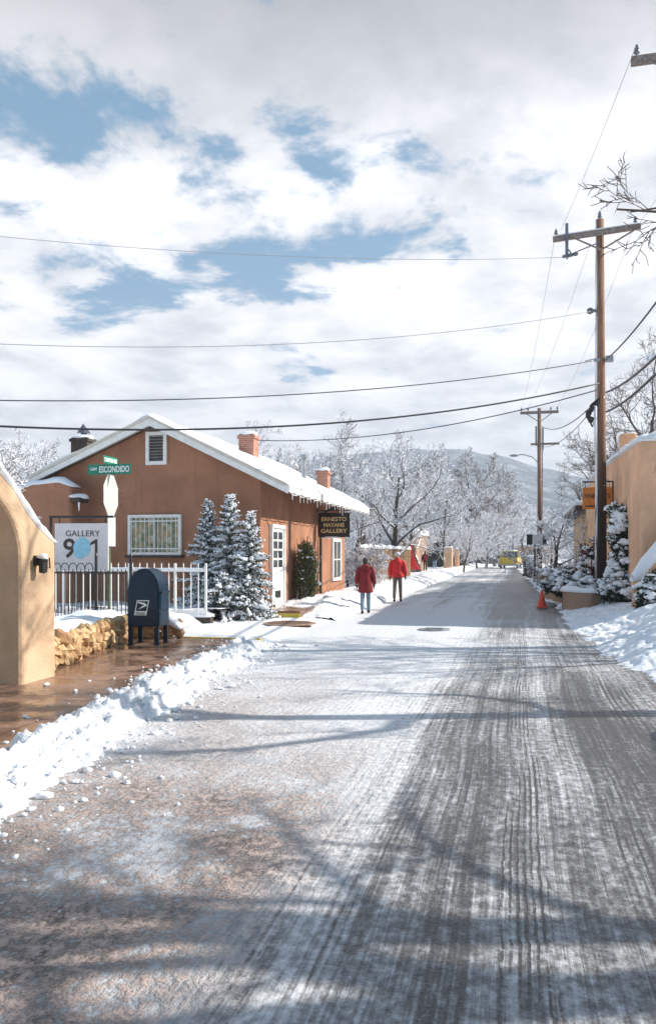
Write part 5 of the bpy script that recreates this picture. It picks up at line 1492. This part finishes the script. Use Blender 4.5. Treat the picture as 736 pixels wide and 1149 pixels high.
# adobe pillars and low far buildings
def pillar(px, d, wpx, pyt, label, mat='peach'):
    x, y = atd(px, d); w_ = wpx*d/900; h_ = zat(x, y, pyt)
    t_ = thing('adobe_pillar', label, 'pillar', (x, y, 0)); m_ = MB(); m_.box((0, 0, h_/2-.05), (w_, w_, h_+.1)); m_.build('shaft', M[mat], t_, bevel=.1, seg=3)
    m_ = MB(); m_.blob((0, 0, h_+.02), (w_*.55, w_*.55, .12), 3, .1, 2); m_.build('snow_cap', M['snow_soft'], t_, smooth=True)
pillar(503, 80, 9.5, 614.5, 'sunlit adobe gate pillar beyond the far walkers, wider of the pair')
pillar(512.5, 82, 5, 616, 'narrow sunlit adobe gate pillar right of the wider one')
def far_house(px, d, wpx, pyt, label, mat, dp=6, sn_=.3, rz=0):
    x, y = atd(px, d); w_ = wpx*d/900; h_ = zat(x, y, pyt)
    t_ = thing('far_house', label, 'house', (x, y, 0), rz); m_ = MB(); m_.box((0, dp/2, h_/2-.1), (w_, dp, h_+.2)); m_.build('wall', M[mat], t_, bevel=.08, seg=2)
    m_ = MB(); m_.box((0, dp/2, h_+.1+sn_/2), (w_+.3, dp+.3, sn_+.16)); m_.build('roof_snow', M['snow_soft'], t_, bevel=.12, seg=3)
    for q in (-.28, .28):
        m_ = MB(); m_.box((w_*q, -.02, h_*.45), (w_*.18, .05, h_*.35)); m_.build('window', M['glass'], t_)
    m_ = MB(); m_.box((0, -.02, h_*.36), (w_*.13, .06, h_*.72)); m_.build('door', M['darkwood'], t_)
far_house(490, 92, 60, 609, 'low dark house with a snowy roof behind the far walkers', 'darkwood')
far_house(545, 150, 40, 619, 'tiny dark shed with white roof at the far end of the street', 'darkwood')
far_house(597, 160, 55, 612, 'distant low house with snowy roof right of the yellow truck', 'planter')
far_house(455, 66, 24, 600, 'brown house wall half hidden behind the coyote fence', 'planter', 8)
# yellow truck far away and a parked dark car
def vehicle(px, py, L_, Wd, Hh, label, cat, nm, paint, rz, kind):
    x, y = gnd(px, py, -.02); v_ = thing(nm, label, cat, (x, y, 0), rz)
    m_ = MB()
    if kind == 'truck': pr = [(-L_/2, .45), (L_/2, .45), (L_/2, 1.15), (L_*.30, 1.25), (L_*.22, Hh), (-L_*.05, Hh), (-L_*.08, 1.3), (-L_/2, 1.3)]
    else: pr = [(-L_/2, .3), (L_/2, .3), (L_/2, .75), (L_*.28, .9), (L_*.12, Hh), (-L_*.28, Hh), (-L_*.42, .92), (-L_/2, .85)]
    m_.prism(pr, -Wd/2, Wd/2, lambda u, v, q: (q, u, v)); m_.build('body', M[paint], v_, bevel=.08, seg=3)
    gz = (.98, Hh-.1) if kind != 'truck' else (1.35, Hh-.1)
    for s in (-1, 1):
        m_ = MB(); m_.box((s*(Wd/2+.005), L_*(.08 if kind == 'truck' else -.08), sum(gz)/2), (.03, L_*.2 if kind == 'truck' else L_*.34, gz[1]-gz[0])); m_.build('side_window', M['glass'], v_)
    m_ = MB()
    f_ = -1
    ye, yb = (-L_*.085, -L_*.06) if kind == 'truck' else (-L_*.41, -L_*.29)
    m_.add([(-Wd*.4, ye-.03, gz[0]), (Wd*.4, ye-.03, gz[0]), (Wd*.38, yb-.03, gz[1]), (-Wd*.38, yb-.03, gz[1])], [(0, 1, 2, 3)]); m_.build('rear_window', M['glass'], v_)
    for s in (-1, 1):
        for q in (-.32, .32):
            m_ = MB(); m_.tube([(s*(Wd/2-.18), L_*q, .34), (s*(Wd/2+.01), L_*q, .34)], .34, 16); wo = m_.build('wheel', M['rubber'], v_)
            m_ = MB(); m_.tube([(s*(Wd/2+.0), L_*q, .34), (s*(Wd/2+.02), L_*q, .34)], .18, 12); m_.build('hub', M['metal'], wo)
        m_ = MB(); m_.box((s*Wd*.4, -L_/2-.01, .8), (.16, .04, .2)); m_.build('tail_light', M['cone'], v_)
    m_ = MB(); m_.box((0, -L_/2-.05, .42), (Wd*.96, .12, .18)); m_.build('bumper', M['metal'], v_, bevel=.03)
    m_ = MB(); m_.blob((0, L_*.07 if kind == 'truck' else -L_*.08, Hh), (Wd*.42, L_*.14 if kind == 'truck' else L_*.2, .12), 3, .08, 3); m_.build('roof_snow', M['snow_soft'], v_, smooth=True)
vehicle(573, 638, 5.0, 2.1, 2.1, 'yellow pickup truck parked at the far end of the street', 'truck', 'pickup_truck', 'yellow', R(-6), 'truck')
vehicle(596, 634, 4.4, 1.75, 1.45, 'dark snowy car parked beyond the distant pole', 'car', 'parked_car', 'blackcloth', R(5), 'car')
for px, d, lab in ((592, 56, 'dark wheeled bin on the right verge left of the distant pole'), (597, 52, 'dark wheeled bin nearest the distant pole')):
    x, y = atd(px, d); bn = thing('wheeled_bin', lab, 'bin', (x, y, .15), R(10), 'bins by the distant pole')
    m_ = MB(); m_.prism([(-.24, 0), (.24, 0), (.3, .95), (-.3, .95)], -.3, .3, lambda u, v, q: (u, q, v)); m_.build('body', M['black'], bn, bevel=.03)
    m_ = MB(); m_.box((0, 0, 1.0), (.66, .68, .08)); m_.build('lid', M['iron'], bn, bevel=.03)
    for s in (-1, 1):
        m_ = MB(); m_.tube([(s*.25, .3, .1), (s*.31, .3, .1)], .1, 10); m_.build('wheel', M['rubber'], bn)

# ------------------------------------------------------------------ unseen adobe wall added outside the frame on the right to shade the road
sh = thing('shade_wall', 'long unseen adobe wall added out of frame on the right to shade the road edge', 'wall', (3.7, 2, 0))
m_ = MB(); m_.prism([(-7, -.1), (11, -.1), (11, 1.35), (8.5, 1.7), (6, 1.75), (4, 2.05), (1.5, 1.8), (-2, 1.75), (-7, 1.9)], 3.7, 4.15, lambda u, v, q: (q, u, v)); m_.build('wall', M['peach'], sh, world=True, bevel=.1, seg=3)
snow_cap([(3.92, y_, z_-.01) for y_, z_ in ((-7, 1.9), (-2, 1.75), (1.5, 1.8), (4, 2.05), (6, 1.75), (8.5, 1.7), (11, 1.35))], .5, .16, 'wall_snow', sh, 44, across=(1, 0, 0))

# ------------------------------------------------------------------ sky, sun, haze, camera
SUN_AZ, SUN_EL = R(20), R(33)             # azimuth measured from +X towards +Y
sd_ = Vector((math.cos(SUN_EL)*math.cos(SUN_AZ), math.cos(SUN_EL)*math.sin(SUN_AZ), math.sin(SUN_EL)))
la = bpy.data.lights.new('sun', 'SUN'); la.energy = 5.0; la.angle = R(.5); la.color = (1, .94, .85)
lo = bpy.data.objects.new('sun', la); COL.objects.link(lo); lo.rotation_euler = (-sd_).to_track_quat('-Z', 'Y').to_euler(); lo.location = (30, 10, 30)

wd = bpy.data.worlds.new('World'); sc.world = wd; wd.use_nodes = True
nt = wd.node_tree; bg = nt.nodes['Background']
sky = N(nt, 'ShaderNodeTexSky'); sky.sky_type = 'NISHITA'; sky.sun_disc = False; sky.sun_elevation = SUN_EL; sky.sun_rotation = R(90)-SUN_AZ
sky.altitude = 2100; sky.air_density = 1.0; sky.dust_density = 1.0
tc = N(nt, 'ShaderNodeTexCoord'); sp = N(nt, 'ShaderNodeSeparateXYZ'); L(nt, tc.outputs['Generated'], sp.inputs[0])
zz = math_(nt, 'MAXIMUM', sp.outputs[2], 0.0)
den = math_(nt, 'ADD', zz, .16)
cv = N(nt, 'ShaderNodeCombineXYZ'); L(nt, math_(nt, 'DIVIDE', sp.outputs[0], den), cv.inputs[0]); L(nt, math_(nt, 'DIVIDE', sp.outputs[1], den), cv.inputs[1])
def cn_(scale, loc, det=9, rough=.58, dist=.25, sc3=(1, 1, 1)):
    mp = N(nt, 'ShaderNodeMapping'); mp.inputs['Location'].default_value = loc; mp.inputs['Scale'].default_value = sc3; L(nt, cv.outputs[0], mp.inputs[0])
    return noise(nt, mp.outputs[0], scale, det, rough, dist)
n1 = cn_(2.7, (14.2, 6.5, 0)); n2 = cn_(.8, (7.7, 2.0, 0), 4); n3 = cn_(2.6, (1.15, 8.2, 0), 8)
# open patch of blue in one part of the sky
def dirmask(px, py, ca, cb):
    d = Vector((-sn, cs, 0))+Vector((cs, sn, 0))*((px-CX)/F0)+Vector((0, 0, 1))*((YH-py)/F0); d.normalize()
    dp = N(nt, 'ShaderNodeVectorMath', operation='DOT_PRODUCT'); L(nt, tc.outputs['Generated'], dp.inputs[0]); dp.inputs[1].default_value = d
    return ramp(nt, dp.outputs['Value'], math.cos(R(ca)), math.cos(R(cb)))
hole = math_(nt, 'MAXIMUM', math_(nt, 'MULTIPLY', dirmask(110, 175, 13, 2), .85), math_(nt, 'MULTIPLY', dirmask(360, 215, 13, 2), .95))
hole = math_(nt, 'MAXIMUM', hole, math_(nt, 'MULTIPLY', dirmask(330, 20, 8, 1), .6))
hole = math_(nt, 'MAXIMUM', hole, math_(nt, 'MULTIPLY', dirmask(40, 290, 8, 1), .75))
hole = math_(nt, 'MAXIMUM', hole, math_(nt, 'MULTIPLY', dirmask(560, 150, 8, 1), .5))
covr = math_(nt, 'ADD', math_(nt, 'MULTIPLY', n1, .8), math_(nt, 'MULTIPLY', n2, .2))
covr = math_(nt, 'SUBTRACT', covr, math_(nt, 'MULTIPLY', hole, .085))
covr = math_(nt, 'ADD', covr, math_(nt, 'MULTIPLY', math_(nt, 'SUBTRACT', cn_(6.5, (2.2, 5.1, 0), 8, .62), .5), .20))
covr = math_(nt, 'ADD', covr, math_(nt, 'MULTIPLY', dirmask(620, 30, 9, 3), .12))
covr = math_(nt, 'ADD', covr, ramp(nt, zz, .30, .16, 0, .07))
# cloud deck kept ahead; unseen sky overhead and behind cleared to cut ambient light
beh = math_(nt, 'MAXIMUM', ramp(nt, zz, .62, .85), ramp(nt, sp.outputs[1], .45, -.25))
covr = math_(nt, 'SUBTRACT', covr, math_(nt, 'MULTIPLY', beh, .17))
cover = ramp(nt, covr, .36, .445)
shade = math_(nt, 'ADD', math_(nt, 'MULTIPLY', n3, .65), math_(nt, 'MULTIPLY', n1, .45))
K = 1/.1
ccol = mixc(nt, ramp(nt, shade, .42, .66), (.47*K, .48*K, .52*K), (.78*K, .78*K, .80*K))
ccol = mixc(nt, ramp(nt, zz, .42, .60, 0, .85), ccol, (.25*K, .255*K, .27*K))
hz = ramp(nt, zz, .02, .16, 1, 0)
ccol = mixc(nt, math_(nt, 'MULTIPLY', hz, .7), ccol, (.70*K, .71*K, .75*K))
skyc = mixc(nt, .5, sky.outputs[0], (.12*K, .29*K, .42*K))
fin = mixc(nt, cover, skyc, ccol)
L(nt, fin, bg.inputs['Color']); bg.inputs['Strength'].default_value = .1

hv = MB(); hv.box((0, 620, 84), (2700, 1900, 174)); hz_o = hv.build('haze', None); setting(hz_o, 'stuff')
hm, hnt, hb_ = newmat('pale_air'); hnt.nodes.remove(hb_); vp = N(hnt, 'ShaderNodeVolumePrincipled')
vp.inputs['Color'].default_value = (.78, .87, 1, 1); vp.inputs['Density'].default_value = .00075; vp.inputs['Anisotropy'].default_value = .1
L(hnt, vp.outputs[0], [n for n in hnt.nodes if n.type == 'OUTPUT_MATERIAL'][0].inputs['Volume']); hz_o.data.materials.append(hm)
tag(hz_o, 'pale cold winter air that fades the far hills', 'haze', kind='stuff')

cam = bpy.data.cameras.new('camera'); co = bpy.data.objects.new('camera', cam); COL.objects.link(co); sc.camera = co
cam.sensor_fit = 'HORIZONTAL'; cam.sensor_width = 24; cam.lens = 24*F0/W0
cam.shift_x = 0; cam.shift_y = (YH-H0/2)/W0
co.location = (0, 0, EYE); co.rotation_euler = (R(90), 0, TH)
cam.clip_start = .05; cam.clip_end = 6000
sc.view_settings.view_transform = 'Standard'; sc.view_settings.look = 'None'; sc.view_settings.exposure = .7; sc.view_settings.gamma = 1
sc.view_settings.use_curve_mapping = False
sc.cycles.max_bounces = 6; sc.cycles.diffuse_bounces = 3; sc.cycles.use_denoising = True
